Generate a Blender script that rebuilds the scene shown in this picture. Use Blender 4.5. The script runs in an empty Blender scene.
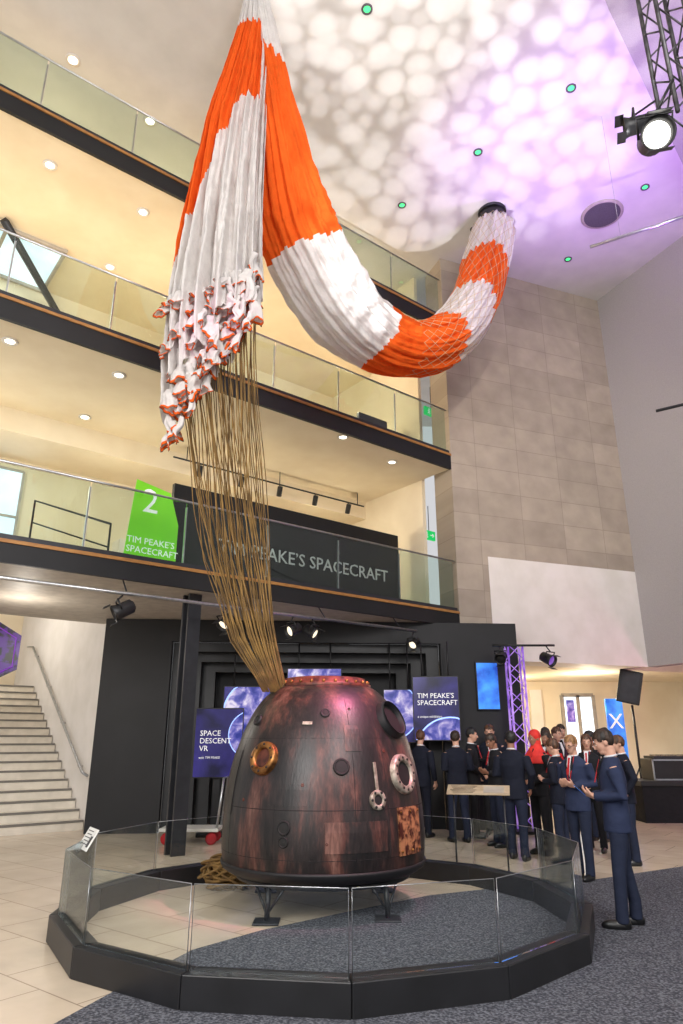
import bpy, math, random
from mathutils import Vector, Matrix, noise
random.seed(7)
PI=math.pi
col=bpy.context.scene.collection
sc=bpy.context.scene
try:
    sc.view_settings.view_transform='Standard'
except Exception: pass
# ---------------------------------------------------------------- camera maths (only used to measure the place)
F=680.0; TH=math.radians(18.4); HC=1.62
ct,st=math.cos(TH),math.sin(TH)
def ray(px,py):
    u=(px-341.5)/F; v=(512-py)/F
    return Vector((u,ct-v*st,st+v*ct))
def at_y(px,py,Y):
    d=ray(px,py); return Vector((0,0,HC))+d*(Y/d.y)
def at_z(px,py,z):
    d=ray(px,py); return Vector((0,0,HC))+d*((z-HC)/d.z)
cam=bpy.data.cameras.new('camera'); co=bpy.data.objects.new('camera',cam); col.objects.link(co)
co.location=(0,0,HC); co.rotation_euler=(PI/2+TH,0,0)
cam.sensor_fit='VERTICAL'; cam.sensor_height=36; cam.lens=F/1024*36; cam.clip_end=200
sc.camera=co
# ---------------------------------------------------------------- materials
def srgb(r,g,b):
    f=lambda c:(c/255/12.92) if c/255<=.04045 else ((c/255+.055)/1.055)**2.4
    return (f(r),f(g),f(b),1)
def base_mat(name):
    m=bpy.data.materials.new(name); m.use_nodes=True
    nt=m.node_tree; return m,nt,nt.nodes['Principled BSDF']
def mk(name,c1,rough=.5,metal=0,c2=None,scale=6,bump=0,emit=0,stretch=(1,1,1),lo=.35,hi=.65,spec=.5,coord='Object'):
    m,nt,p=base_mat(name)
    if c2 is None: c2=tuple(x*.86 for x in c1[:3])+(1,)
    tc=nt.nodes.new('ShaderNodeTexCoord'); mp=nt.nodes.new('ShaderNodeMapping'); mp.inputs['Scale'].default_value=stretch
    nz=nt.nodes.new('ShaderNodeTexNoise'); nz.inputs['Scale'].default_value=scale; nz.inputs['Detail'].default_value=5
    rp=nt.nodes.new('ShaderNodeValToRGB'); rp.color_ramp.elements[0].position=lo; rp.color_ramp.elements[1].position=hi
    rp.color_ramp.elements[0].color=c1; rp.color_ramp.elements[1].color=c2
    nt.links.new(tc.outputs[coord],mp.inputs['Vector']); nt.links.new(mp.outputs[0],nz.inputs['Vector'])
    nt.links.new(nz.outputs['Fac'],rp.inputs['Fac']); nt.links.new(rp.outputs[0],p.inputs['Base Color'])
    p.inputs['Roughness'].default_value=rough; p.inputs['Metallic'].default_value=metal
    p.inputs['Specular IOR Level'].default_value=spec
    if bump:
        b=nt.nodes.new('ShaderNodeBump'); b.inputs['Strength'].default_value=bump; b.inputs['Distance'].default_value=.02
        nt.links.new(nz.outputs['Fac'],b.inputs['Height'])
        nt.links.new(b.outputs[0],p.inputs['Normal'])
    if emit:
        nt.links.new(rp.outputs[0],p.inputs['Emission Color']); p.inputs['Emission Strength'].default_value=emit
    return m
def brick_mat(name,c1,c2,cm,w,h,rough,offset=0.0,mort=.006,bump=.2,wall=False,spec=.5,lowc=.6,mix=.45):
    m,nt,p=base_mat(name)
    tc=nt.nodes.new('ShaderNodeTexCoord'); mp=nt.nodes.new('ShaderNodeMapping')
    br=nt.nodes.new('ShaderNodeTexBrick'); br.offset=offset
    br.inputs['Scale'].default_value=1; br.inputs['Brick Width'].default_value=w; br.inputs['Row Height'].default_value=h
    br.inputs['Mortar Size'].default_value=mort; br.inputs['Color1'].default_value=c1; br.inputs['Color2'].default_value=c2; br.inputs['Mortar'].default_value=cm
    if wall is not False:
        cx=nt.nodes.new('ShaderNodeVectorMath'); cx.operation='DOT_PRODUCT'; cx.inputs[1].default_value=(math.cos(wall),math.sin(wall),0)
        sp=nt.nodes.new('ShaderNodeSeparateXYZ'); cb=nt.nodes.new('ShaderNodeCombineXYZ')
        nt.links.new(tc.outputs['Object'],cx.inputs[0]); nt.links.new(tc.outputs['Object'],sp.inputs[0])
        nt.links.new(cx.outputs['Value'],cb.inputs[0]); nt.links.new(sp.outputs['Z'],cb.inputs[1])
        src=cb.outputs[0]
    else:
        mp.inputs['Rotation'].default_value=(0,0,math.radians(38)); nt.links.new(tc.outputs['Object'],mp.inputs['Vector']); src=mp.outputs[0]
    nt.links.new(src,br.inputs['Vector'])
    nz=nt.nodes.new('ShaderNodeTexNoise'); nz.inputs['Scale'].default_value=2.2; nz.inputs['Detail'].default_value=8
    nt.links.new(src,nz.inputs['Vector'])
    mx=nt.nodes.new('ShaderNodeMix'); mx.data_type='RGBA'; mx.blend_type='MULTIPLY'; mx.inputs['Factor'].default_value=mix
    nt.links.new(br.outputs['Color'],mx.inputs['A'])
    rp=nt.nodes.new('ShaderNodeValToRGB'); rp.color_ramp.elements[0].position=.3; rp.color_ramp.elements[1].position=.7
    rp.color_ramp.elements[0].color=(lowc,lowc,lowc,1)
    nt.links.new(nz.outputs['Fac'],rp.inputs['Fac']); nt.links.new(rp.outputs[0],mx.inputs['B'])
    nt.links.new(mx.outputs['Result'],p.inputs['Base Color'])
    p.inputs['Roughness'].default_value=rough; p.inputs['Specular IOR Level'].default_value=spec
    b=nt.nodes.new('ShaderNodeBump'); b.inputs['Strength'].default_value=bump; b.inputs['Distance'].default_value=.01; b.invert=True
    nt.links.new(br.outputs['Fac'],b.inputs['Height']); nt.links.new(b.outputs[0],p.inputs['Normal'])
    return m
def glass_mat(name,tint,gl=.06):
    m=bpy.data.materials.new(name); m.use_nodes=True; nt=m.node_tree; nt.nodes.clear()
    out=nt.nodes.new('ShaderNodeOutputMaterial'); tr=nt.nodes.new('ShaderNodeBsdfTransparent'); tr.inputs[0].default_value=tint
    g=nt.nodes.new('ShaderNodeBsdfGlossy'); g.inputs['Roughness'].default_value=.02; g.inputs[0].default_value=(.9,.95,1,1)
    lw=nt.nodes.new('ShaderNodeLayerWeight'); lw.inputs['Blend'].default_value=.12
    mr=nt.nodes.new('ShaderNodeMapRange'); mr.inputs['To Min'].default_value=gl; mr.inputs['To Max'].default_value=.8
    ms=nt.nodes.new('ShaderNodeMixShader')
    nt.links.new(lw.outputs['Fresnel'],mr.inputs['Value']); nt.links.new(mr.outputs[0],ms.inputs[0])
    nt.links.new(tr.outputs[0],ms.inputs[1]); nt.links.new(g.outputs[0],ms.inputs[2]); nt.links.new(ms.outputs[0],out.inputs[0])
    return m
def emit_mat(name,c,s,c2=None,scale=3):
    return mk(name,c,rough=.4,c2=c2 or c,scale=scale,emit=s)
def cloth(name,c,k=.82): return mk(name,c,.85,c2=tuple(x*k for x in c[:3])+(1,),scale=9,bump=.45,stretch=(1,1,1.6),lo=.3,hi=.7,spec=.2)
M={}
M['tile']=brick_mat('floor tile',srgb(224,207,184),srgb(216,198,175),srgb(168,151,132),.9,.6,.2,offset=.5,mort=.006,bump=.08)
M['stone']=brick_mat('stone cladding',srgb(184,170,154),srgb(169,156,141),srgb(150,138,125),1.15,.58,.8,mort=.006,wall=math.radians(20.9),bump=.15,lowc=.6,mix=.5)
M['ceil']=mk('ceiling paint',srgb(222,219,216),.8,c2=srgb(214,211,208),scale=2)
M['rwall']=mk('perforated wall panel',srgb(178,173,172),.8,c2=srgb(162,157,156),scale=90,bump=.2)
M['white']=mk('white plaster',srgb(234,228,222),.7,c2=srgb(224,218,210),scale=2)
M['cream']=mk('cream plaster',srgb(238,225,200),.8,c2=srgb(230,215,188),scale=1.5)
M['black']=mk('black paint',srgb(20,20,22),.45,c2=srgb(28,28,31),scale=4)
M['blackmatt']=mk('matt black panel',srgb(12,12,15),.6,c2=srgb(19,19,23),scale=2)
M['dkgrey']=mk('dark grey steel',srgb(52,53,58),.45,metal=.3,c2=srgb(44,45,50))
M['truss']=mk('dull truss steel',srgb(92,90,92),.4,metal=.6,c2=srgb(60,58,62))
M['grey']=mk('grey soffit panel',srgb(180,172,160),.6,c2=srgb(164,156,146))
M['wood']=mk('oak trim',srgb(176,126,66),.5,c2=srgb(150,100,50),scale=8,stretch=(1,1,6))
M['steel']=mk('brushed steel',srgb(190,192,195),.28,metal=.9,c2=srgb(170,172,176),scale=14)
M['glass']=glass_mat('clear glass',(.95,.98,.97,1),.045)
M['glassg']=glass_mat('balustrade glass',(.83,.90,.87,1),.035)
M['win']=emit_mat('daylight window glass',srgb(228,238,247),1.15,c2=srgb(190,212,230),scale=.7)
M['warm']=emit_mat('warm lamp lens',(1,.9,.7,1),6)
M['pipelamp']=emit_mat('pipe lamp lens',(1,.88,.66,1),1.2)
M['whitelamp']=emit_mat('white lamp lens',(1,.97,.9,1),4)
M['greenlamp']=emit_mat('green lamp lens',(.06,.8,.22,1),1.5)
M['carpet']=mk('speckled carpet',srgb(62,63,70),.95,c2=srgb(122,124,132),scale=55,bump=.4,lo=.42,hi=.68,spec=.1)
M['cord']=mk('olive tan cord',srgb(140,108,57),.8,c2=srgb(96,72,38),scale=5)
M['net']=mk('pale net cord',srgb(206,180,138),.8,c2=srgb(180,150,108),scale=5)
M['brass']=mk('aged brass',srgb(170,120,66),.4,metal=.8,c2=srgb(92,60,34),scale=14)
M['silver']=mk('worn aluminium',srgb(182,173,158),.45,metal=.5,c2=srgb(116,106,94),scale=16)
M['hole']=mk('dark opening',srgb(8,7,8),.7,c2=srgb(16,13,13))
M['plaque']=mk('scorched gold plate',srgb(178,122,84),.5,metal=.3,c2=srgb(72,30,22),scale=16,lo=.42,hi=.58,bump=.5)
M['shirt']=mk('white shirt cotton',srgb(225,225,230),.8)
M['red']=mk('red fabric',srgb(186,24,34),.7,c2=srgb(150,16,24))
M['scarf']=mk('bright red scarf',srgb(218,48,38),.75,c2=srgb(184,30,28),scale=9,bump=.4)
M['skin']=mk('light skin',srgb(208,162,140),.6,c2=srgb(192,144,122),scale=12)
M['skin2']=mk('tan skin',srgb(150,106,84),.6,c2=srgb(134,92,72),scale=12)
M['navy']=cloth('navy blazer wool',srgb(46,54,80)); M['navyd']=cloth('dark navy wool',srgb(27,30,43)); M['char']=cloth('charcoal cloth',srgb(31,31,35))
M['plum']=cloth('muted plum cloth',srgb(66,40,58)); M['trouser']=cloth('navy trouser cloth',srgb(37,43,62)); M['redj']=cloth('red jacket cloth',srgb(184,30,36))
def hairm(name,a,b): return mk(name,a,.55,c2=b,scale=34,stretch=(1,1,.22),bump=.7,lo=.4,hi=.6)
M['hairdk']=hairm('dark brown hair',srgb(58,40,29),srgb(26,18,13)); M['hairblk']=hairm('black hair',srgb(26,23,22),srgb(8,7,7))
M['hairbl']=hairm('sandy blond hair',srgb(160,118,74),srgb(104,72,42)); M['hairbr']=hairm('chestnut hair',srgb(98,63,40),srgb(52,32,20))
M['shoe']=mk('black shoe leather',srgb(18,18,20),.35)
M['eye']=mk('eye white',srgb(214,208,202),.4); M['iris']=mk('dark iris',srgb(36,24,17),.3); M['lip']=mk('lip',srgb(160,94,86),.5)
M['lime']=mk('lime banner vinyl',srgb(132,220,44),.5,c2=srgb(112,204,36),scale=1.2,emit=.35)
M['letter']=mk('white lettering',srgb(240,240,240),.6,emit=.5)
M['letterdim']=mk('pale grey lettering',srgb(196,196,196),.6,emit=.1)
M['exit']=emit_mat('green exit face',srgb(0,170,80),1.2)
M['purple']=emit_mat('lilac lit metal',srgb(176,136,216),.65,c2=srgb(108,64,176),scale=5)  # violet LED light on the truss put into the metal as emission
M['bluescreen']=emit_mat('blue display',srgb(60,140,230),1.0,c2=srgb(20,60,160),scale=3)
M['curtain']=mk('pale curtain',srgb(236,226,206),.9,c2=srgb(222,208,186))
M['pink']=emit_mat('violet glow line',srgb(120,40,170),.7)
M['hexplate']=mk('deep purple plate',srgb(70,26,124),.4,c2=srgb(12,8,26),scale=6,emit=.4,lo=.44,hi=.52)
M['paper']=mk('printed card',srgb(236,236,232),.6)
M['tan']=mk('pale information panel',srgb(196,178,150),.5,c2=srgb(170,150,122),scale=9)
M['spkg']=mk('grey speaker grille',srgb(96,92,98),.7,c2=srgb(80,76,82),scale=60)
M['step']=mk('pale stone step',srgb(226,218,204),.5,c2=srgb(212,204,190),scale=5)
M['nose']=mk('step nosing',srgb(120,116,110),.5)
def screen_mat(name,stops,scale=3.2,s=1.0):
    m,nt,p=base_mat(name)
    tc=nt.nodes.new('ShaderNodeTexCoord'); nz=nt.nodes.new('ShaderNodeTexNoise'); nz.inputs['Scale'].default_value=scale; nz.inputs['Detail'].default_value=8; nz.inputs['Distortion'].default_value=.5
    rp=nt.nodes.new('ShaderNodeValToRGB'); e=rp.color_ramp.elements; e[0].position,e[0].color=stops[0]; e[1].position,e[1].color=stops[-1]
    for a,b in stops[1:-1]: n=e.new(a); n.color=b
    nt.links.new(tc.outputs['Object'],nz.inputs['Vector']); nt.links.new(nz.outputs['Fac'],rp.inputs['Fac'])
    nt.links.new(rp.outputs[0],p.inputs['Emission Color']); p.inputs['Emission Strength'].default_value=s
    p.inputs['Base Color'].default_value=(.01,.01,.02,1); p.inputs['Roughness'].default_value=.2
    return m
M['scrA']=screen_mat('deep space display',[(.35,srgb(18,16,48)),(.7,srgb(58,50,130))],1.4)
M['earth']=screen_mat('earth picture',[(.36,srgb(44,54,140)),(.47,srgb(88,88,176)),(.54,srgb(150,140,205)),(.64,srgb(232,222,242))],4.5)
M['limb']=emit_mat('atmosphere glow',srgb(150,180,250),1.1)
def canopy_mat():
    m,nt,p=base_mat('striped canopy nylon')
    at=nt.nodes.new('ShaderNodeAttribute'); at.attribute_name='stripe'
    rp=nt.nodes.new('ShaderNodeValToRGB'); rp.color_ramp.interpolation='CONSTANT'; e=rp.color_ramp.elements
    e[0].position=0; e[0].color=srgb(230,226,223); e[1].position=.25; e[1].color=srgb(240,104,34)
    n=e.new(.75); n.color=srgb(84,70,60)
    nt.links.new(at.outputs['Fac'],rp.inputs['Fac'])
    nz=nt.nodes.new('ShaderNodeTexNoise'); nz.inputs['Scale'].default_value=5; nz.inputs['Detail'].default_value=9; nz.inputs['Roughness'].default_value=.65
    tc=nt.nodes.new('ShaderNodeTexCoord'); nt.links.new(tc.outputs['Object'],nz.inputs['Vector'])
    r2=nt.nodes.new('ShaderNodeValToRGB'); r2.color_ramp.elements[0].color=(.76,.74,.75,1); r2.color_ramp.elements[0].position=.3; r2.color_ramp.elements[1].position=.6
    nt.links.new(nz.outputs['Fac'],r2.inputs['Fac'])
    mx=nt.nodes.new('ShaderNodeMix'); mx.data_type='RGBA'; mx.blend_type='MULTIPLY'; mx.inputs['Factor'].default_value=.6
    nt.links.new(rp.outputs[0],mx.inputs['A']); nt.links.new(r2.outputs[0],mx.inputs['B']); nt.links.new(mx.outputs['Result'],p.inputs['Base Color'])
    p.inputs['Roughness'].default_value=.85; p.inputs['Specular IOR Level'].default_value=.15
    b=nt.nodes.new('ShaderNodeBump'); b.inputs['Strength'].default_value=.6; b.inputs['Distance'].default_value=.03
    n3=nt.nodes.new('ShaderNodeTexNoise'); n3.inputs['Scale'].default_value=16; n3.inputs['Detail'].default_value=8; n3.inputs['Distortion'].default_value=.8
    nt.links.new(tc.outputs['Object'],n3.inputs['Vector']); nt.links.new(n3.outputs['Fac'],b.inputs['Height']); nt.links.new(b.outputs[0],p.inputs['Normal'])
    tl=nt.nodes.new('ShaderNodeBsdfTranslucent'); nt.links.new(mx.outputs['Result'],tl.inputs['Color'])
    ms=nt.nodes.new('ShaderNodeMixShader'); ms.inputs[0].default_value=.32
    out=nt.nodes['Material Output']
    nt.links.new(p.outputs[0],ms.inputs[1]); nt.links.new(tl.outputs[0],ms.inputs[2]); nt.links.new(ms.outputs[0],out.inputs[0])
    return m
M['canopy']=canopy_mat()
def capsule_mat(name='scorched capsule skin',warm=0.):
    m,nt,p=base_mat(name)
    tc=nt.nodes.new('ShaderNodeTexCoord'); mp=nt.nodes.new('ShaderNodeMapping'); mp.inputs['Scale'].default_value=(1.5,1.5,.35)
    nt.links.new(tc.outputs['Object'],mp.inputs['Vector'])
    n1=nt.nodes.new('ShaderNodeTexNoise'); n1.inputs['Scale'].default_value=2.4; n1.inputs['Detail'].default_value=10; n1.inputs['Roughness'].default_value=.66
    n2=nt.nodes.new('ShaderNodeTexNoise'); n2.inputs['Scale'].default_value=30; n2.inputs['Detail'].default_value=8
    nt.links.new(mp.outputs[0],n1.inputs['Vector']); nt.links.new(mp.outputs[0],n2.inputs['Vector'])
    rp=nt.nodes.new('ShaderNodeValToRGB'); e=rp.color_ramp.elements
    e[0].position=.4-warm; e[0].color=srgb(20,18,19); e[1].position=.76-warm; e[1].color=srgb(134,98,86)
    k=e.new(.51-warm); k.color=srgb(42,33,32); k=e.new(.6-warm); k.color=srgb(84,52,45)
    nt.links.new(n1.outputs['Fac'],rp.inputs['Fac'])
    r2=nt.nodes.new('ShaderNodeValToRGB'); r2.color_ramp.elements[0].position=.35; r2.color_ramp.elements[1].position=.65; r2.color_ramp.elements[0].color=(.42,.4,.4,1)
    nt.links.new(n2.outputs['Fac'],r2.inputs['Fac'])
    mx=nt.nodes.new('ShaderNodeMix'); mx.data_type='RGBA'; mx.blend_type='MULTIPLY'; mx.inputs['Factor'].default_value=.75
    nt.links.new(rp.outputs[0],mx.inputs['A']); nt.links.new(r2.outputs[0],mx.inputs['B']); nt.links.new(mx.outputs['Result'],p.inputs['Base Color'])
    p.inputs['Roughness'].default_value=.4
    b=nt.nodes.new('ShaderNodeBump'); b.inputs['Strength'].default_value=.1; b.inputs['Distance'].default_value=.02
    nt.links.new(n2.outputs['Fac'],b.inputs['Height']); nt.links.new(b.outputs[0],p.inputs['Normal'])
    return m
M['capsule']=capsule_mat(); M['capsule2']=capsule_mat('rusty hull panel',.07)
M['redbrown']=mk('red brown metal',srgb(112,60,46),.5,metal=.3,c2=srgb(56,28,24),scale=12)
# ---------------------------------------------------------------- mesh builder
OFF={}
def frame(o,x,y):
    x=Vector(x).normalized(); y=Vector(y); y=(y-x*y.dot(x)).normalized(); z=x.cross(y)
    m=Matrix((x,y,z)).transposed().to_4x4(); m.translation=Vector(o); return m
def zframe(o,z,up=(0,0,1)):
    z=Vector(z).normalized(); u=Vector(up)
    if abs(u.dot(z))>.98: u=Vector((0,1,0))
    x=u.cross(z).normalized(); y=z.cross(x)
    m=Matrix((x,y,z)).transposed().to_4x4(); m.translation=Vector(o); return m
class MB:
    def __init__(s): s.v=[]; s.f=[]; s.sm=[]; s.at=None
    def add(s,vs,fs,sm=False,M=None):
        o=len(s.v)
        if M is not None: vs=[M@Vector(v) for v in vs]
        s.v+=[Vector(v) for v in vs]; s.f+=[tuple(i+o for i in f) for f in fs]; s.sm+=[sm]*len(fs); return s
    def box(s,c,d,M=None):
        x,y,z=c; a,b,h=d[0]/2,d[1]/2,d[2]/2
        vs=[(x+i*a,y+j*b,z+k*h) for k in(-1,1) for j in(-1,1) for i in(-1,1)]
        return s.add(vs,[(0,2,3,1),(4,5,7,6),(0,1,5,4),(2,6,7,3),(0,4,6,2),(1,3,7,5)],False,M)
    def prism(s,poly,z0,z1,M=None):
        n=len(poly); vs=[(p[0],p[1],z0) for p in poly]+[(p[0],p[1],z1) for p in poly]
        fs=[tuple(range(n-1,-1,-1)),tuple(range(n,2*n))]+[(i,(i+1)%n,n+(i+1)%n,n+i) for i in range(n)]
        return s.add(vs,fs,False,M)
    def tube(s,pts,r,n=8,M=None,cap=True,closed=False):
        pts=[Vector(p) for p in pts]; m=len(pts)
        rs=r if isinstance(r,(list,tuple)) else [r]*m
        vs=[];fs=[]; N=None
        for i,p in enumerate(pts):
            if closed: T=pts[(i+1)%m]-pts[i-1]
            else: T=pts[min(i+1,m-1)]-pts[max(i-1,0)]
            if T.length<1e-9: T=Vector((0,0,1))
            T.normalize()
            if N is None:
                a=Vector((0,0,1)) if abs(T.z)<.9 else Vector((1,0,0)); N=(a-T*a.dot(T)).normalized()
            else:
                N=N-T*N.dot(T)
                if N.length<1e-6: N=T.orthogonal()
                N.normalize()
            B=T.cross(N)
            for j in range(n):
                a=2*PI*j/n; vs.append(p+(N*math.cos(a)+B*math.sin(a))*rs[i])
        L=m if closed else m-1
        for i in range(L):
            for j in range(n):
                k=(i+1)%m; fs.append((i*n+j,i*n+(j+1)%n,k*n+(j+1)%n,k*n+j))
        if cap and not closed:
            fs.append(tuple(range(n-1,-1,-1))); fs.append(tuple((m-1)*n+j for j in range(n)))
        return s.add(vs,fs,True,M)
    def ell(s,c,r,M=None,nu=14,nv=9,zmin=None):
        vs=[];fs=[]
        vs.append((c[0],c[1],c[2]+r[2]))
        for i in range(1,nv):
            t=PI*i/nv
            for j in range(nu):
                a=2*PI*j/nu; vs.append((c[0]+r[0]*math.sin(t)*math.cos(a),c[1]+r[1]*math.sin(t)*math.sin(a),c[2]+r[2]*math.cos(t)))
        vs.append((c[0],c[1],c[2]-r[2])); L=len(vs)-1
        if zmin is not None: vs=[(x,y,max(z,zmin)) for x,y,z in vs]
        for j in range(nu): fs.append((0,1+j,1+(j+1)%nu)); fs.append((L,L-nu+(j+1)%nu,L-nu+j))
        for i in range(nv-2):
            for j in range(nu):
                a=1+i*nu+j; b=1+i*nu+(j+1)%nu; fs.append((a,a+nu,b+nu,b))
        return s.add(vs,fs,True,M)
    def lathe(s,prof,n=32,M=None,cap=True,sm=True):
        vs=[];fs=[]; m=len(prof)
        for r,z in prof:
            for j in range(n): a=2*PI*j/n; vs.append((r*math.cos(a),r*math.sin(a),z))
        for i in range(m-1):
            for j in range(n): fs.append((i*n+j,i*n+(j+1)%n,(i+1)*n+(j+1)%n,(i+1)*n+j))
        if cap: fs.append(tuple(range(n-1,-1,-1))); fs.append(tuple((m-1)*n+j for j in range(n)))
        s.add(vs,fs,sm,M)
        if cap: s.sm[-1]=False; s.sm[-2]=False
        return s
    def loft(s,secs,n=20,M=None):   # (z,rx,ry,yoff)
        vs=[];fs=[]; m=len(secs)
        for z,rx,ry,yo in secs:
            for j in range(n): a=2*PI*j/n; vs.append((rx*math.cos(a),yo+ry*math.sin(a),z))
        for i in range(m-1):
            for j in range(n): fs.append((i*n+j,i*n+(j+1)%n,(i+1)*n+(j+1)%n,(i+1)*n+j))
        fs.append(tuple(range(n-1,-1,-1))); fs.append(tuple((m-1)*n+j for j in range(n)))
        return s.add(vs,fs,True,M)
    def build(s,name,mat,parent=None,loc=None,xf=None,bevel=0,vox=0,smooth_it=4):
        vs=s.v if xf is None else [xf@v for v in s.v]
        off=OFF.get(parent.name,Vector()) if parent is not None else (Vector(loc) if loc is not None else Vector())
        me=bpy.data.meshes.new(name); me.from_pydata([tuple(v-off) for v in vs],[],s.f)
        me.polygons.foreach_set('use_smooth',s.sm); me.materials.append(mat)
        if s.at:
            a=me.attributes.new('stripe','FLOAT','POINT'); a.data.foreach_set('value',s.at)
        me.update()
        o=bpy.data.objects.new(name,me); col.objects.link(o)
        if parent is not None: o.parent=parent; OFF[o.name]=off
        else:
            o.location=off; OFF[o.name]=off
        if vox:
            r=o.modifiers.new('remesh','REMESH'); r.mode='VOXEL'; r.voxel_size=vox; r.use_smooth_shade=True
            q=o.modifiers.new('smooth','SMOOTH'); q.iterations=smooth_it; q.factor=.5
        if bevel:
            b=o.modifiers.new('bevel','BEVEL'); b.width=bevel; b.segments=2; b.limit_method='ANGLE'
        return o
def thing(name,label,cat,loc=(0,0,0),group=None):
    o=bpy.data.objects.new(name,None); col.objects.link(o); o.location=loc; o.empty_display_size=.1
    OFF[o.name]=Vector(loc); o['label']=label; o['category']=cat
    if group: o['group']=group
    return o
def tag(o,label,cat,group=None,kind=None):
    o['label']=label; o['category']=cat
    if group: o['group']=group
    if kind: o['kind']=kind
    return o
def struct(o): o['kind']='structure'; return o
def text(mb,body,size,Mx,align='CENTER',ext=.004,spacing=1.0):
    cu=bpy.data.curves.new('t','FONT'); cu.body=body; cu.size=size; cu.align_x=align; cu.extrude=ext; cu.space_line=spacing; cu.resolution_u=2
    o=bpy.data.objects.new('t',cu); col.objects.link(o)
    dg=bpy.context.evaluated_depsgraph_get(); me=bpy.data.meshes.new_from_object(o.evaluated_get(dg))
    mb.add([v.co.copy() for v in me.vertices],[tuple(p.vertices) for p in me.polygons],False,Mx)
    bpy.data.objects.remove(o); bpy.data.curves.remove(cu); bpy.data.meshes.remove(me)
    return mb
# ---------------------------------------------------------------- plan of the building
B0=Vector((2.48,14.25,0)); E=Vector((.785,.62,0)).normalized(); N=Vector((-E.y,E.x,0))
BAL=frame(B0,E,N)                      # local x = -s, y = depth behind balcony edge
def bp(s,w,z): return BAL@Vector((-s,w,z))
CZ=13.1
W0=Vector((7.07,16,0)); SD=Vector((.934,.357,0)).normalized(); SN=Vector((-SD.y,SD.x,0))
RD=Vector((.41,-.912,0)).normalized(); RN=Vector((.912,.41,0)).normalized()
struct(MB().box((0,9,-.05),(40,34,.1)).build('floor',M['tile']))
cp=[(-1.75,4.7),(-1.45,5.6),(-1.2,6.3),(-.7,6.9),(.1,7.6),(.95,8.3),(2,8.8),(3.1,9.2),(4.6,10.1),(7,11.3),(10,12),(14,6),(14,-6),(-2.6,-6),(-2.2,0),(-2.0,3.5)]
struct(MB().prism(cp[::-1],0,.006).build('floor_carpet',M['carpet']))
struct(MB().box((0,9,CZ+.1),(40,30,.2)).build('ceiling',M['ceil']))
q0=at_z(607,0,CZ); q1=at_z(690,175,CZ)
struct(MB().prism([(q0.x,q0.y),(q0.x-1.2,q0.y-1.6),(12,5),(12,q1.y),(q1.x,q1.y)],CZ-.22,CZ-.001).build('ceiling_bulkhead',M['rwall']))
sl=Vector((2.48,14.25,0))
def quadprism(a,b,n,th,z0,z1):
    a=Vector(a);b=Vector(b);n=Vector(n)*th
    P=[a,b,b+n,a+n]; return MB().prism([(p.x,p.y) for p in P],z0,z1)
ws=3.18
za=5.42
left_low=sl+SD*.8
mb=quadprism(sl,W0,SN,.8,za,CZ)
Q=[sl,left_low,left_low+SN*.8,sl+SN*.8]; mb.prism([(p.x,p.y) for p in Q],0,za)
struct(mb.build('wall_back',M['stone']))
struct(quadprism(left_low,W0,SN,.8,ws,za).build('wall_back.001',M['white']))
struct(quadprism(W0,W0+RD*24,RN,.3,ws,CZ).build('wall_right',M['rwall']))
struct(MB().box((7.5,20.5,1.6),(14,.2,3.2)).build('wall_foyer',M['cream']))
struct(quadprism(left_low+SN*.8,left_low+SN*.8+SD*9,SN,5.5,ws,ws+.2).build('ceiling.001',M['cream']))
struct(quadprism(W0+RN*2.6+Vector((0,.6,0)),W0+RN*2.6+RD*10,RN,.2,0,3.6).build('wall_side_bay',M['white']))
# ---------------------------------------------------------------- balconies
def bbox(mb,s0,s1,w0,w1,z0,z1): return mb.box((-(s0+s1)/2,(w0+w1)/2,(z0+z1)/2),(s1-s0,w1-w0,z1-z0),BAL)
S1=13
lev=[(3.85,4.15),(7.4,7.75),(11.0,11.35)]
for i,(a,b) in enumerate(lev):
    struct(bbox(MB(),0,S1,.06,4.4,a,b).build('balcony_slab',M['cream'] if i else M['grey']))
    struct(bbox(MB(),0,S1,0,.06,a-.02,b-.05).build('trim_%d'%(i*2+1),M['blackmatt']))
    struct(bbox(MB(),0,S1,-.02,.06,b-.05,b).build('trim_%d'%(i*2+2),M['wood']))
struct(bbox(MB(),0,S1,4.4,4.6,4.15,7.4).build('wall_level',M['cream']))
struct(bbox(MB(),0,S1,4.4,4.6,7.75,11).build('wall_level.001',M['cream']))
struct(bbox(MB(),0,S1,4.4,4.6,11.35,CZ).build('wall_level.002',M['cream']))
struct(bbox(MB(),-.1,0,.95,4.6,3.9,CZ).build('wall_end',M['cream']))
struct(bbox(MB(),0,S1,3.0,4.4,6.95,7.4).build('ceiling.002',M['cream']))
wi=0
for (s0,s1,z0,z1) in [(7.9,9.1,4.3,6.7),(9.2,10.6,4.3,6.7),(10.8,12.2,4.3,6.7)]:
    wi+=1
    w=struct(bbox(MB(),s0,s1,4.33,4.39,z0,z1).build('window_%d'%wi,M['win']))
    fr=MB()
    for a in (s0,(s0+s1)/2,s1): bbox(fr,a-.02,a+.02,4.28,4.36,z0,z1)
    for z in (z0,z0+(z1-z0)*.6,z1): bbox(fr,s0,s1,4.28,4.36,z-.02,z+.02)
    fr.build('window_frame',M['grey'],w)
w=struct(bbox(MB(),8.1,12.5,2.75,4.35,10.97,10.995).build('window_4',M['win']))
fr=MB()
for a in (8.1,9.2,10.3,11.4,12.5): bbox(fr,a-.03,a+.03,2.7,4.38,10.9,10.98)
for b in (2.75,4.35): bbox(fr,8.1,12.55,b-.03,b+.03,10.9,10.98)
fr.build('window_frame',M['grey'],w)
mb=MB(); mb.tube([bp(9.3,2.5,10.9),bp(7.7,4.3,10.45)],.09,4); struct(mb.build('roof_beam',M['dkgrey']))
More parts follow.
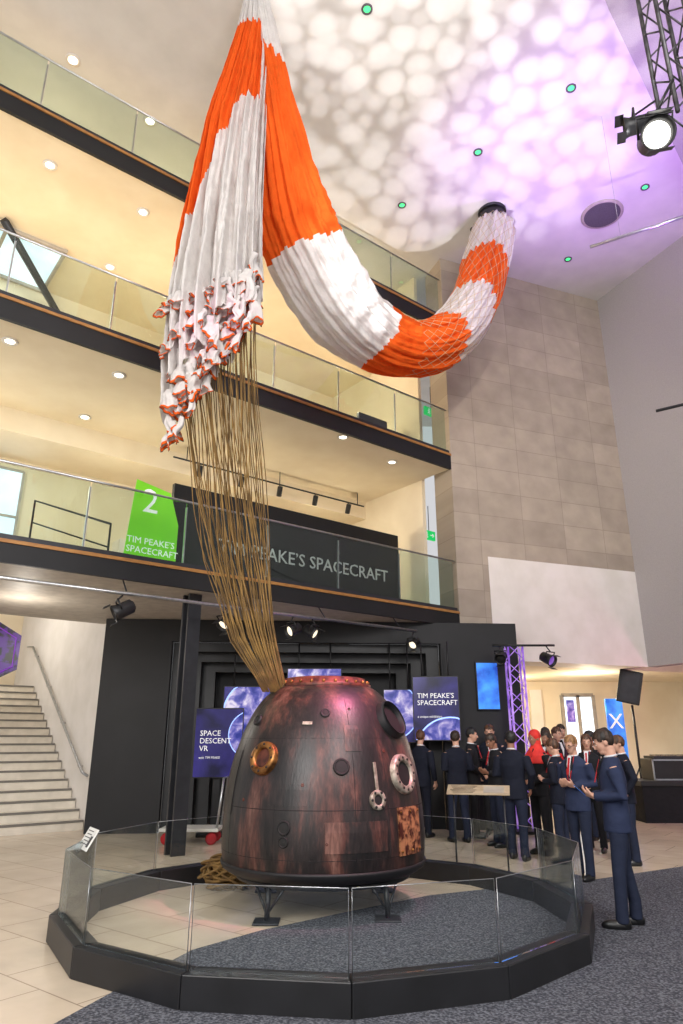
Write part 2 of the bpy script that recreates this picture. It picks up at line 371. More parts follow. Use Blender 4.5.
def balustrade(z,label):
    t=thing('glass_balustrade',label,'railing',bp(6,.0,z))
    n=8; L=12.4/n
    for k in range(n):
        g=MB(); bbox(g,.1+k*L+.015,.1+(k+1)*L-.015,.02,.035,z,z+1.06); g.build('glass_panel',M['glassg'],t)
        if k: 
            c=MB(); bbox(c,.1+k*L-.012,.1+k*L+.012,.04,.07,z,z+1.0); c.build('post',M['steel'],t)
    MB().tube([bp(.05,.03,z+1.09),bp(12.6,.03,z+1.09)],.02,8).build('handrail',M['steel'],t)
    c=MB(); bbox(c,.05,12.6,.0,.06,z,z+.07); c.build('base_channel',M['dkgrey'],t)
balustrade(4.15,'glass balustrade of the lowest balcony, in front of the lime green banner')
balustrade(7.75,'glass balustrade of the middle balcony, behind the hanging canopy hem')
balustrade(11.35,'glass balustrade of the topmost balcony just under the ceiling')
c0=Vector((-2.44,11.0,0))
MBc=MB()
fx=frame(c0,E,N)
MBc.box((0,-.1,1.92),(.22,.045,3.84),fx).box((0,.1,1.92),(.22,.045,3.84),fx).box((0,0,1.92),(.05,.2,3.84),fx)
struct(MBc.build('column',M['dkgrey']))
# ---------------------------------------------------------------- black exhibition wall
P0=Vector((-4.6,13.3,0)); BWD=Vector((8.15,.6,0)).normalized(); BW=frame(P0,BWD,(-BWD.y,BWD.x,0)); BL=8.17
zt=3.84
o0,o1,oz=1.3,6.6,3.42
mb=MB()
mb.box((o0/2,.1,zt/2),(o0,.2,zt),BW).box(((o1+BL)/2,.1,zt/2),(BL-o1,.2,zt),BW).box(((o0+o1)/2,.1,(oz+zt)/2),(o1-o0,.2,zt-oz),BW)
mb.box((BL-.1,1.2,zt/2),(.2,2.0,zt),BW).box((.1,.6,zt/2),(.2,.9,zt),BW)
struct(mb.build('wall_exhibit',M['blackmatt']))
for k in range(1,4):
    a=o0+.26*k; b=o1-.26*k; h=oz-.17*k; y=.2+.32*(k-1)+.16; mb=MB()
    mb.box(((o0+a)/2,y,oz/2),(a-o0,.3,oz),BW).box(((o1+b)/2,y,oz/2),(o1-b,.3,oz),BW).box(((a+b)/2,y,(oz+h)/2),(b-a,.3,oz-h),BW)
    struct(mb.build('wall_recess_frame',M['black']))
struct(MB().box(((o0+o1)/2,1.3,1.7),(o1-o0,.1,3.4),BW).build('wall_recess',M['blackmatt']))
def display(name,label,px0,px1,py0,py1,Y,yaw,lines,stand=False,top=.72,left=.1,pc=(.62,-.1),pr=.62):
    a=at_y(px0,py1,Y); b=at_y(px1,py0,Y); c=(a+b)/2; w=abs(b.x-a.x); h=abs(b.z-a.z); z0=a.z
    X=Vector((math.cos(yaw),math.sin(yaw),0))
    fr=frame((c.x,Y,c.z),X,(0,0,1))
    t=thing(name,label,'screen',(c.x,Y,0 if stand else z0))
    MB().box((0,0,-.03),(w+.04,h+.04,.06),fr).build('bezel',M['black'],t,bevel=.008)
    MB().box((0,0,.003),(w,h,.006),fr).build('display_panel',M['scrA'],t)
    def disc(R,zz):   # planet disc clipped to the display
        n=64; cx,cy=w*pc[0],h*pc[1]
        cl=lambda v,l:max(-l,min(l,v))
        out=[(cl(cx+R*math.cos(2*PI*i/n),w*.499),cl(cy+R*math.sin(2*PI*i/n),h*.499),zz) for i in range(n)]
        c0=(cl(cx,w*.49),cl(cy,h*.49),zz)
        return MB().add([c0]+out,[(0,i+1,(i+1)%n+1) for i in range(n)],False,fr)
    disc(w*pr*1.04,.008).build('planet_glow',M['limb'],t)
    disc(w*pr,.0095).build('planet_picture',M['earth'],t)
    for i,(ln,sz) in enumerate(lines):
        if not ln: continue
        tm=text(MB(),ln,sz,fr@Matrix.Translation((-w*.5+w*left,h*(top-.5)-sum(q[1] for q in lines[:i])*1.0,.012)),align='LEFT',ext=.001)
        tm.build('lettering',M['letter'],t)
    if stand:
        rd=MB(); rd.box((0,-h/2-(z0)/2+.04,-.09),(.12,z0+.3,.05),fr); rd.box((0,-h/2-z0+.03,-.09),(.6,.05,.4),fr)
        rd.build('stand',M['black'],t)
    else:
        for s in (-1,1): MB().tube([fr@Vector((s*w*.3,h/2-.05,-.03)),Vector((*(fr@Vector((s*w*.3,0,-.03))).xy,3.42))],.015,6).build('drop_rod',M['black'],t)
    return t
display('display_screen','violet screen on a floor stand left of the capsule, white space descent lettering',193,243,709,777,12.95,math.radians(10),[('SPACE',.13),('DESCENT',.13),('VR',.13),('with TIM PEAKE',.055)],stand=True,top=.6,left=.1,pc=(.7,.12),pr=.48)
display('display_screen','blue planet screen partly behind the space descent screen',222,270,687,745,13.65,math.radians(6),[],pc=(.3,.0),pr=.8)
display('display_screen','blue screen hanging directly above the top of the capsule',287,341,669,716,13.75,0,[],pc=(.1,.1),pr=.9)
display('display_screen','blue screen partly hidden by the right shoulder of the capsule',385,414,690,742,13.75,math.radians(-6),[],pc=(-.3,.1),pr=.9)
display('display_screen','portrait screen right of the capsule showing the spacecraft title in white',415,457,677,740,13.5,math.radians(-8),[('TIM PEAKE\u2019S',.13),('SPACECRAFT',.13),('',.1),('a unique exhibition',.06)],top=.66,left=.08,pc=(.3,-.75),pr=.8)
t=thing('wall_screen','small upright blue screen on the right end of the black wall','screen',BW@Vector((7.5,-.03,2.1)))
MB().box((7.5,-.03,2.6),(.46,.06,.92),BW).build('bezel',M['black'],t); MB().box((7.5,-.064,2.6),(.42,.01,.88),BW).build('display_panel',M['bluescreen'],t)
hx=at_y(-13,651,12.6)
t=thing('hexagon_sign','dark purple hexagonal sign with a glowing violet outline beside the stairs','sign',hx)
hf=frame(hx,(.9,.43,0),(0,0,1))
hp=[(.62*math.cos(PI/3*i+PI/6),.62*math.sin(PI/3*i+PI/6)) for i in range(6)]
MB().prism(hp,-.04,.0,hf).build('plate',M['hexplate'],t)
MB().tube([(x*.84,y*.84,.02) for x,y in hp],.012,6,hf,closed=True).build('glowing_outline',M['pink'],t)
MB().tube([hf@Vector((0,.6,-.02)),hf@Vector((0,.6,-.02))+Vector((0,0,.3))],.012,6).build('hanger',M['black'],t)
# ---------------------------------------------------------------- stairs
st_=MB(); ns=17; rise=.168; run=.29
for k in range(ns): bbox(st_,5.95,11,4.25+k*run,4.25+ns*run+1.6,k*rise,(k+1)*rise)
struct(st_.build('stairs',M['step']))
no=MB()
for k in range(ns): bbox(no,5.96,11,4.235+k*run,4.25+k*run+.03,(k+1)*rise-.035,(k+1)*rise+.004)
struct(no.build('stairs.001',M['nose']))
struct(bbox(MB(),5.78,5.93,4.0,11,0,5.6).build('wall_stair',M['white']))
struct(bbox(MB(),5.5,12,11,11.2,0,7).build('wall_stair.001',M['cream']))
struct(bbox(MB(),7.2,8.2,10.93,10.99,2.87,5.0).build('door_1',M['white']))
t=thing('stair_handrail','steel handrail sloping up the white wall beside the stairs','handrail',bp(5.98,5,0))
MB().tube([bp(6.03,4.1,.95),bp(6.03,4.4,1.0),bp(6.03,9.2,3.85),bp(6.03,9.7,3.9)],.028,8).build('rail',M['steel'],t)
for k in range(4):
    w=4.7+k*1.4; z=1.0+(w-4.4)/4.8*2.85
    MB().tube([bp(5.93,w,z-.08),bp(6.03,w,z-.07),bp(6.03,w,z)],.012,6).build('bracket',M['steel'],t)
# ---------------------------------------------------------------- lowest balcony furnishings
t=thing('title_partition','long black partition on the lowest balcony with pale title lettering','partition',bp(3,1.5,4.15))
bx=MB(); bbox(bx,.3,5.9,1.5,1.6,4.15,6.1); bx.build('panel',M['blackmatt'],t)
tm=MB(); text(tm,'TIM PEAKE\u2019S SPACECRAFT',.37,frame(bp(2.8,1.48,4.95),E,(0,0,1)),ext=.006); tm.build('lettering',M['letterdim'],t)
t=thing('banner_stand','lime green banner with white lettering on the lowest balcony','banner',bp(6.55,.9,4.15))
bf=frame(bp(6.5,.9,4.15),E,(0,0,1))
MB().prism([(-.46,.06),(.46,.06),(.46,.95),(.28,1.5),(-.34,1.62)],-.02,0,bf).build('banner',M['lime'],t)
for i,ln in enumerate(('TIM PEAKE\u2019S','SPACECRAFT')):
    text(MB(),ln,.155,bf@Matrix.Translation((-.42,.52-.16*i,.004)),align='LEFT',ext=.002).build('lettering',M['letter'],t)
text(MB(),'2',.6,bf@Matrix.Translation((-.22,1.08,.004)),align='LEFT',ext=.002).build('emblem',M['letter'],t)
MB().box((0,.04,-.02),(1.0,.08,.16),bf).build('foot',M['dkgrey'],t)
t=thing('landing_handrail','slim steel handrail standing on the lowest balcony left of the banner','handrail',bp(7.6,1.2,4.15))
MB().tube([bp(7.1,1.2,4.15),bp(7.1,1.2,5.0),bp(8.0,2.6,5.6),bp(8.0,2.6,4.15)],.022,8).build('rail',M['dkgrey'],t)
MB().tube([bp(7.1,1.2,4.6),bp(8.0,2.6,5.2)],.014,6).build('mid_rail',M['dkgrey'],t)
def exit_sign(label,px,py,s_w):
    d=ray(px,py); o=Vector((0,0,HC)); q=BAL.to_3x3().transposed()
    lo=q@(o-B0); ld=q@d; tt=(s_w-lo.y)/ld.y; p=o+d*tt
    f=frame(p,E,(0,0,1)); t=thing('exit_sign',label,'sign',p)
    MB().box((0,0,-.03),(.46,.24,.06),f).build('box_case',M['exit'],t)
    g=MB(); g.ell((-.08,.06,.005),(.022,.022,.004),f); g.tube([(-.08,.035,.004),(-.09,-.02,.004),(-.13,-.08,.004)],.012,5,f); g.tube([(-.09,-.02,.004),(-.05,-.05,.004),(-.06,-.09,.004)],.011,5,f)
    g.tube([(-.13,.0,.004),(-.08,.025,.004),(-.04,-.005,.004)],.009,5,f)
    g.build('running_figure',M['letter'],t)
    MB().tube([(.05,0,.004),(.17,0,.004)],.012,5,f).tube([(.12,.045,.004),(.17,0,.004),(.12,-.045,.004)],.012,5,f).build('arrow',M['letter'],t)
    return t,p,f
t,p,f=exit_sign('green exit sign hanging above the middle balcony near the stone wall',431,412,2.2)
MB().tube([p+Vector((0,0,.12)),Vector((p.x,p.y,11.0))],.01,6).build('hanger',M['dkgrey'],t)
t,p,f=exit_sign('green exit sign hanging at the right end of the lowest balcony',429,535,2.2)
MB().tube([p+Vector((0,0,.12)),Vector((p.x,p.y,7.4))],.01,6).build('hanger',M['dkgrey'],t)
t=thing('info_kiosk','dark grey panel standing behind the middle balcony glass','panel',bp(.9,1.6,7.75))
b_=MB(); bbox(b_,.5,1.4,1.55,1.65,7.75,9.0); b_.build('panel_board',M['dkgrey'],t,bevel=.02); b_=MB(); bbox(b_,.4,1.5,1.35,1.85,7.75,7.8); b_.build('foot',M['black'],t)
# ---------------------------------------------------------------- downlights
def downlight(px,py,z,lens,label,group=None,r=.1):
    p=at_z(px,py,z); o=MB().lathe([(r*.75,-.012),(r*1.15,-.018),(r*1.2,0),(r*.7,0),(r*.75,-.012)],20,Matrix.Translation(p),cap=False).build('downlight',M['white'] if lens!=M['greenlamp'] else M['spkg'],loc=p)
    tag(o,label,'ceiling light',group)
    MB().lathe([(r*.74,-.006),(.001,-.007)],16,Matrix.Translation(p),cap=False).build('lens',lens,o)
for (x,y,l) in [(367,9,'green downlight at the very top of the frame in the dappled ceiling'),(571,88,'green downlight nearest the lighting truss'),(478,152,'green downlight in the middle of the dappled ceiling'),(645,187,'green downlight to the right of the round ceiling speaker'),(402,205,'green downlight above the curve of the striped canopy'),(474,229,'green downlight just left of the black canopy mount'),(568,259,'green downlight nearest the top of the stone wall')]:
    downlight(x,y,CZ-.003,M['greenlamp'],l,r=.08)
for (x,y) in [(73,60),(150,121)]: downlight(x,y,CZ-.003,M['warm'],'warm white downlight in the ceiling above the topmost balcony','downlights above the topmost balcony',r=.11)
for (x,y) in [(50,165),(143,212),(110,267)]: downlight(x,y,10.997,M['warm'],'warm white downlight in the underside of the topmost balcony','downlights under the topmost balcony',r=.1)
for (x,y) in [(119,375),(85,417),(10,341),(343,437),(392,462)]: downlight(x,y,7.397,M['warm'],'warm white downlight in the underside of the middle balcony','downlights under the middle balcony',r=.1)
p=at_z(602,214,CZ); o=MB().lathe([(.40,-.03),(.44,-.02),(.45,0)],36,Matrix.Translation(p)).build('ceiling_speaker',M['spkg'],loc=p)
tag(o,'large round grey speaker set into the ceiling','ceiling speaker')
MB().lathe([(.4,-.035),(.45,-.03),(.47,-.01),(.46,0)],36,Matrix.Translation(p),cap=False).build('rim',M['grey'],o)
# ---------------------------------------------------------------- spotlights, pipes, truss
def lamp(p,aim,size,label,lens,group=None,hang=None):
    p=Vector(p); t=thing('stage_spotlight',label,'spotlight',p,group)
    f=zframe(p,Vector(aim)-p); s=size
    MB().lathe([(.22*s,-.75*s),(.4*s,-.6*s),(.42*s,.2*s),(.5*s,.45*s),(.46*s,.46*s),(.4*s,.3*s),(.36*s,.2*s)],24,f,cap=False).build('housing',M['black'],t)
    MB().lathe([(.385*s,.24*s),(.2*s,.3*s),(.001,.32*s)],20,f,cap=False).build('lens',lens,t)
    MB().lathe([(.22*s,-.75*s),(.001,-.76*s)],20,f,cap=False).build('back_cap',M['black'],t)
    y=MB(); up=(f.to_3x3().inverted()@Vector((0,0,1))); up.z=0
    up=up.normalized() if up.length>.1 else Vector((0,1,0)); sd=Vector((-up.y,up.x,0))
    y.tube([sd*.46*s,sd*.5*s+up*.6*s,sd*-.5*s+up*.6*s,sd*-.46*s],.03*s+.006,6,f)
    top=f@(up*.6*s); 
    if hang: y.tube([top,Vector(hang)],.03*s+.006,6)
    y.build('yoke',M['black'],t)
    for a in (-1,1): MB().box((0,a*.52*s,.62*s),(.7*s,.02*s,.4*s),f).build('barn_door',M['black'],t)
    return t
t=thing('lighting_pipe','long steel lighting pipe slung under the lowest balcony edge','lighting pipe',bp(6,-.12,3.6))
MB().tube([bp(1.4,-.12,3.6),bp(11.5,-.12,3.6)],.028,8).build('pipe',M['steel'],t)
for k in range(6): MB().tube([bp(1.8+k*1.8,-.12,3.6),bp(1.8+k*1.8,.1,3.84)],.012,6).build('hanger',M['dkgrey'],t)
def on_pipe(px,label,aim,size=.3,group=None):
    d=ray(px,600)
    best=min((abs((bp(s/50,-.12,3.6).x/bp(s/50,-.12,3.6).y)-d.x/ray(px,612).y),s/50) for s in range(70,575))
    p=bp(best[1],-.12,3.57); lamp(p+Vector((0,0,-.22)),aim,size,label,M['pipelamp'],group,hang=p)
on_pipe(121,'black spotlight on the pipe above the stairs',(-7,8,1),.26)
on_pipe(226,'black spotlight on the pipe left of the hanging cords',(-4,8,0),.22)
on_pipe(293,'left one of two black spotlights on the pipe directly above the capsule',(-5,8,1),.22)
on_pipe(312,'right one of two black spotlights on the pipe directly above the capsule',(3,10,1),.22)
on_pipe(413,'black spotlight at the right end of the pipe',(-2,9,0),.2)
t=thing('track_light_rail','black track rail with small spotlights over the title partition','track light',bp(3,2.6,7.3))
MB().tube([bp(.4,2.6,7.1),bp(5.5,2.6,7.1)],.02,4).build('track',M['black'],t)
for k in range(5):
    p=bp(.9+k*1.0,2.6,7.0); h=MB(); h.tube([p+Vector((0,0,.1)),p],.012,6).tube([p+Vector((.02,-.04,.03)),p+Vector((-.02,.1,-.14))],.06,10); h.build('track_spot',M['black'],t)
for k in range(3): MB().tube([bp(.6+k*2.3,2.6,7.1),bp(.6+k*2.3,2.6,7.4)],.01,6).build('hanger',M['black'],t)
tx,ty=3.95,6.0
t=thing('lighting_truss','steel lattice lighting truss hanging from the ceiling at the upper right','truss',(tx,ty,8.3))
for i in (-1,1):
    for j in (-1,1): MB().tube([(tx+i*.17,ty+j*.17,8.3),(tx+i*.17,ty+j*.17,CZ-.2)],.026,8).build('chord',M['truss'],t)
br=MB(); z=8.35
while z<12.5:
    for (a,b) in [((-1,-1),(1,-1)),((1,-1),(1,1)),((1,1),(-1,1)),((-1,1),(-1,-1))]:
        p=(tx+a[0]*.17,ty+a[1]*.17); q=(tx+b[0]*.17,ty+b[1]*.17)
        br.tube([(p[0],p[1],z),(q[0],q[1],z+.4)],.011,6); br.tube([(q[0],q[1],z+.4),(p[0],p[1],z+.8)],.011,6)
    z+=.8
br.build('lacing',M['truss'],t)
L0=at_y(655,137,6.0); lamp(L0,(1.9,-.5,4.0),.38,'large lit stage spotlight hanging under the truss',M['whitelamp'],hang=(tx-.17,ty-.2,8.75))
L1=at_y(634,126,6.6); lamp(L1,(-3,9,9),.26,'dark stage spotlight turned away beside the lit one',M['hole'],hang=(tx-.17,ty+.2,8.9))
a=at_y(590,247,10.2); b=at_y(720,205,9.2)
t=thing('ceiling_pipe','thin steel lighting pipe hung below the ceiling on the right','lighting pipe',a); MB().tube([a,b],.03,8).build('pipe',M['steel'],t)
for q in (.25,.97): MB().tube([a.lerp(b,q),Vector((*a.lerp(b,q).xy,CZ-.2))],.003,5).build('wire',M['steel'],t)
a=at_y(656,411,9.2); b=at_y(740,391,8.6)
t=thing('ceiling_pipe','short steel pipe fixed out from the right wall at half height','lighting pipe',a); MB().tube([a,b,Vector((10.5,9.2,b.z+.1))],.024,8).build('pipe',M['dkgrey'],t)
# ---------------------------------------------------------------- display barrier ring
RC=Vector((-.15,7.3,0)); RR=2.45; NR=14; hb=.2; hg=.7
t=thing('display_barrier','low black ring plinth with clear glass panels around the capsule','barrier',RC)
def rv(k,r,z): 
    a=math.radians(5)+2*PI*k/NR; return Vector((RC.x+r*math.sin(a),RC.y-r*math.cos(a),z))
for k in range(NR):
    b=MB(); P=[rv(k,RR,0),rv(k+1,RR,0),rv(k+1,RR-.19,0),rv(k,RR-.19,0)]
    P=[p+( (P[0]+P[1]+P[2]+P[3])/4-p)*.004 for p in P]
    b.prism([(p.x,p.y) for p in P],0,hb); b.build('base_segment',M['black'],t,bevel=.008)
    g=MB(); a0=rv(k,RR-.07,0).lerp(rv(k+1,RR-.07,0),.012); a1=rv(k,RR-.07,0).lerp(rv(k+1,RR-.07,0),.988)
    nn=(a1-a0).normalized(); nn=Vector((-nn.y,nn.x,0))*.012
    g.prism([(p.x,p.y) for p in (a0,a1,a1+nn,a0+nn)],hb+.001,hg); gp=g.build('glass_panel',M['glass'],t)
    e=MB()
    e.tube([a0+nn*.5+Vector((0,0,hb)),a0+nn*.5+Vector((0,0,hg)),a1+nn*.5+Vector((0,0,hg)),a1+nn*.5+Vector((0,0,hb))],.003,5)
    e.build('polished_edge',M['steel'],gp)
pc=rv(-3.45,RR-.2,.72); cf=frame(pc,(.55,-.83,0),(.35,.25,.75))
t=thing('info_card','small white printed card tilted on the left glass of the barrier','card',pc)
MB().box((0,0,0),(.3,.2,.012),cf).build('card',M['paper'],t); g=MB()
for i in range(5): g.box((-.03+.01*(i%2),.07-.03*i,.007),(.18-.03*(i%2),.008,.003),cf)
g.box((.1,-.02,.007),(.06,.1,.003),cf); g.build('print',M['dkgrey'],t)
MB().tube([pc-Vector((0,0,.005)),rv(-3.45,RR-.095,.58)],.008,6).build('clip',M['steel'],t)
lp=Vector((1.78,9.55,0)); lf=frame(lp+Vector((0,0,.98)),(1,-.25,0),(.1,.6,.2))
t=thing('info_lectern','pale sloping information lectern behind the right side of the glass ring','lectern',lp)
MB().box((0,0,0),(.8,.3,.014),lf).build('panel',M['tan'],t,bevel=.004)
g=MB()
for i in range(6): g.box((-.19,.1-.04*i,.0085),(.34-.04*(i%3),.008,.003),lf)
g.build('print',M['dkgrey'],t); MB().box((.2,0,.0085),(.26,.2,.003),lf).build('picture',M['grey'],t)
for s in (-1,1): MB().tube([lf@Vector((s*.32,0,-.008)),Vector(((lf@Vector((s*.32,0,0))).x,(lf@Vector((s*.32,0,0))).y,0))],.012,8).build('leg',M['dkgrey'],t)
# ---------------------------------------------------------------- capsule
CC=Vector((-.19,7.9,0))
prof=[(.99,.38),(1.04,.42),(1.055,.50),(1.062,.62),(1.06,.78),(1.045,.98),(1.02,1.18),(.985,1.36),(.94,1.52),(.885,1.68),(.82,1.82),(.75,1.94),(.675,2.035),(.6,2.105),(.53,2.15),(.47,2.17)]
def crad(z):
    for (r0,z0),(r1,z1) in zip(prof,prof[1:]):
        if z0<=z<=z1: return r0+(r1-r0)*(z-z0)/(z1-z0)
    return prof[-1][0]
def cs(phi,z,out=0):
    a=math.radians(phi); r=crad(z); dr=(crad(z+.04)-crad(z-.04))/.08
    n=Vector((math.sin(a),-math.cos(a),-dr)).normalized()
    p=Vector((CC.x+r*math.sin(a),CC.y-r*math.cos(a),z))+n*out
    return frame(p,(math.cos(a),math.sin(a),0),n.cross(Vector((math.cos(a),math.sin(a),0)))),p,n
t=thing('space_capsule','scorched dark brown bell shaped space capsule standing inside the glass ring','spacecraft',CC+Vector((0,0,.4)))
CAP=t
TC=Matrix.Translation(CC)
pr2=[]
for i in range(len(prof)-1):
    P=[Vector((*prof[max(0,min(len(prof)-1,i+k))],0)) for k in (-1,0,1,2)]
    for k in range(3):
        u=k/3; q=.5*((2*P[1])+(P[2]-P[0])*u+(2*P[0]-5*P[1]+4*P[2]-P[3])*u*u+(3*P[1]-P[0]-3*P[2]+P[3])*u**3); pr2.append((q.x,q.y))
pr2.append(prof[-1])
MB().lathe(pr2,96,TC).build('hull',M['capsule'],t)
MB().lathe([(.9,.34),(.97,.345),(1.045,.39),(1.066,.43),(1.066,.45),(1.04,.455)],96,TC,cap=False).build('base_flange',M['blackmatt'],t)
MB().lathe([(.001,.345),(.96,.345)],64,TC,cap=False).build('base_plate',M['blackmatt'],t)
for z in (1.62,.98,.56): MB().tube([cs(a*5,z,-.001)[1] for a in range(72)],.004,5,closed=True).build('seam',M['hole'],t)
tc_=MB().lathe([(.5,2.14),(.52,2.18),(.47,2.2),(.45,2.25),(.40,2.26),(.38,2.2)],48,TC,cap=False).build('top_collar',M['redbrown'],t)
b=MB()
for k in range(24):
    a=2*PI*k/24; b.lathe([(.016,2.18),(.016,2.215),(.008,2.22)],8,Matrix.Translation(CC+Vector((.49*math.cos(a),.49*math.sin(a),0))))
b.build('bolt_circle',M['brass'],tc_)
MB().lathe([(.39,2.21),(.3,2.23),(.001,2.25)],40,TC,cap=False).build('hatch_cover',M['blackmatt'],t)
def ring(phi,z,r,name,mat,rin=.6,depth=.05,inner=None,nb=0):
    f,p,n=cs(phi,z)
    o=MB().lathe([(r*rin,-.06),(r*rin,depth*.8),(r*(rin+.1),depth),(r*.92,depth),(r,depth*.6),(r*1.03,-.06)],32,f,cap=False).build(name,mat,CAP)
    if inner: MB().lathe([(r*rin,.012),(.001,.014)],28,f,cap=False).build('pane',inner,o)
    if nb:
        for k in range(nb):
            a=2*PI*k/nb; MB().ell((r*.8*math.cos(a),r*.8*math.sin(a),depth),(.014,.014,.01),f,8,5).build('bolt',M['hole'],o)
    return o
o=ring(-36,1.43,.16,'porthole',M['brass'],.58,.05,M['redbrown'],8); o['label']='brass porthole'
o=ring(53,1.28,.19,'porthole',M['silver'],.62,.04,M['hole'],12); o['label']='silver porthole'
ring(57,1.80,.2,'side_opening',M['blackmatt'],.82,.07,M['hole'])
ring(11,1.36,.08,'vent_cap',M['hole'],.7,.015,M['hole'])
ring(-19,.83,.065,'lower_port',M['hole'],.7,.015,M['hole']); ring(-19,.71,.05,'lower_port',M['hole'],.7,.015,M['hole'])
ring(31,1.06,.09,'latch_ring',M['silver'],.5,.025,M['hole'],6)
f,p,n=cs(31,1.26,.008); MB().box((0,0,0),(.035,.28,.016),f).build('latch_strap',M['silver'],t,bevel=.005)
ring(2,1.86,.05,'small_vent',M['blackmatt'],.6,.015,M['hole']); ring(-55,1.8,.06,'small_vent',M['blackmatt'],.6,.02,M['hole'])
for (ph,zz,rr) in [(-10,1.2,.016),(-48,1.05,.016),(40,1.5,.016),(20,1.9,.016),(3,.7,.014)]: ring(ph,zz,rr,'rivet_head',M['redbrown'],.3,.006)
f,p,n=cs(-10,1.76,.006); MB().box((0,0,0),(.1,.035,.012),f).build('name_plate',M['silver'],t,bevel=.004)
def curved(phi0,phi1,z0,z1,out,name,mat,n=14,m=6):
    g=MB(); vs=[];fs=[]
    for o_ in (out,-.01):
        for j in range(m+1):
            for i in range(n+1): vs.append(cs(phi0+(phi1-phi0)*i/n,z0+(z1-z0)*j/m,o_)[1])
    K=(n+1)*(m+1)
    for j in range(m):
        for i in range(n):
            a=j*(n+1)+i; fs.append((a,a+1,a+n+2,a+n+1)); fs.append((K+a,K+a+n+1,K+a+n+2,K+a+1))
    per=[i for i in range(n+1)]+[(j)*(n+1)+n for j in range(1,m+1)]+[m*(n+1)+i for i in range(n-1,-1,-1)]+[j*(n+1) for j in range(m-1,0,-1)]
    for a,b_ in zip(per,per[1:]+per[:1]): fs.append((a,K+a,K+b_,b_))
    g.add(vs,fs,False); return g.build(name,mat,CAP)
pq=curved(44,64,.56,.98,.02,'ornate_plate',M['plaque'])
for zz in (.6,.94):
    for ph in (45.5,54,62.5): MB().ell(cs(ph,zz,.025)[1],(.013,.013,.013),None,8,5).build('rivet',M['brass'],pq)
curved(2,36,.62,.88,.006,'hull_panel',M['capsule2'])
curved(-80,-60,.9,1.5,.008,'hull_panel',M['capsule']); curved(14,24,1.5,1.74,.005,'hull_panel',M['capsule2']); curved(-30,-6,1.02,1.3,.004,'hull_panel',M['capsule'])
for ph in (-60,-25,18,38,70): MB().tube([cs(ph,z/20,.0)[1] for z in range(11,41)],.003,5).build('weld_seam',M['hole'],t)
t=thing('capsule_stand','black steel stand with thin splayed legs under the capsule','stand',CC)
MB().tube([CC+Vector((.88*math.cos(2*PI*k/40),.88*math.sin(2*PI*k/40),.31)) for k in range(40)],.03,8,closed=True).build('ring_beam',M['black'],t)
for ang in (-124,-46,44,136):
    a=math.radians(ang); tp=CC+Vector((.88*math.cos(a),.88*math.sin(a),.3)); ft=CC+Vector((.9*math.cos(a),.9*math.sin(a),.02))
    lg=MB().tube([tp,ft],.026,8).build('leg',M['black'],t)
    for da in (-.2,.2): MB().tube([CC+Vector((.88*math.cos(a+da),.88*math.sin(a+da),.3)),ft+Vector((0,0,.05))],.013,6).build('brace',M['black'],lg)
    MB().box((ft.x,ft.y,.014),(.24,.24,.016)).build('foot_plate',M['dkgrey'],lg,bevel=.004)
hp_=Vector((-1.32,8.62,0)); g=MB()
for k in range(38):
    pts=[]; r0=random.uniform(.05,.22); cx,cy=random.uniform(-.14,.14),random.uniform(-.1,.1); z=random.uniform(.02,.42)*(1-r0*2.2); ph=random.random()*6; ti=random.uniform(-.7,.7)
    for i in range(14): a=2*PI*i/14; pts.append(hp_+Vector((cx+r0*math.cos(a+ph),cy+r0*.8*math.sin(a+ph),max(.015,z+ti*r0*math.cos(a)))))
    g.tube(pts,.014,6,closed=True)
tag(g.build('cord_heap',M['cord'],loc=hp_),'tangled heap of tan cord on the floor left of the capsule','cord')
# ---------------------------------------------------------------- parachute
top=Vector((-1.35,7.6,CZ))
PAR=thing('parachute','huge orange and white striped parachute draped from the ceiling with tan cords','parachute',top)
def lerp_tab(tab,x):
    if x<=tab[0][0]: return tab[0][1]
    for (a,b),(c,d) in zip(tab,tab[1:]):
        if x<=c: return b+(d-b)*(x-a)/(c-a)
    return tab[-1][1]
LT=[(-20,249),(30,238),(70,225),(130,205),(200,190),(250,181),(300,172),(340,167),(430,163)]
RT=[(-20,261),(30,268),(70,268),(130,265),(200,262),(250,261),(300,261),(430,258)]
def bottom(a): return 425-a*125
g=MB(); NT,NA=130,260; vs=[];fs=[];at=[]
for i in range(NT+1):
    t_=i/NT
    for j in range(NA):
        ph=2*PI*j/NA; a=(1+math.cos(ph))/2; bt=bottom(a)-10+9*math.sin(11*ph)
        py=-20+t_*(bt+20); l=lerp_tab(LT,py); r=lerp_tab(RT,py); c=(l+r)/2; hw=(r-l)/2
        pl=1+(.05+.08*t_)*math.sin(17*ph+1.5*math.sin(4*t_)+.8*math.sin(3*ph))+.04*math.sin(33*ph+4*t_)+.02*math.sin(57*ph-3*t_)
        nzv=noise.noise(Vector((math.cos(ph)*5,math.sin(ph)*5,t_*9)))+.5*noise.noise(Vector((math.cos(ph)*12,math.sin(ph)*12,t_*34+7)))
        pl+=.07*nzv
        px=c+hw*math.cos(ph)*(1+(pl-1)*.35)
        hm=hw*10/680
        P=at_y(px,py,7.6); P.y+=hm*.62*math.sin(ph)*pl+(pl-1)*hm*(.9 if math.sin(ph)<0 else .3)*-1
        P.z=min(P.z,CZ-.01)
        vs.append(P); px2=px+3*math.sin(9*ph)
        at.append(.5 if (28<py<108+max(0,243-px2)*2.4 and px2<262) else 0.0)
for i in range(NT):
    for j in range(NA): k=(j+1)%NA; fs.append((i*NA+j,i*NA+k,(i+1)*NA+k,(i+1)*NA+j))
g.add(vs,fs,True); g.at=at; DR=g.build('canopy_drape',M['canopy'],PAR)
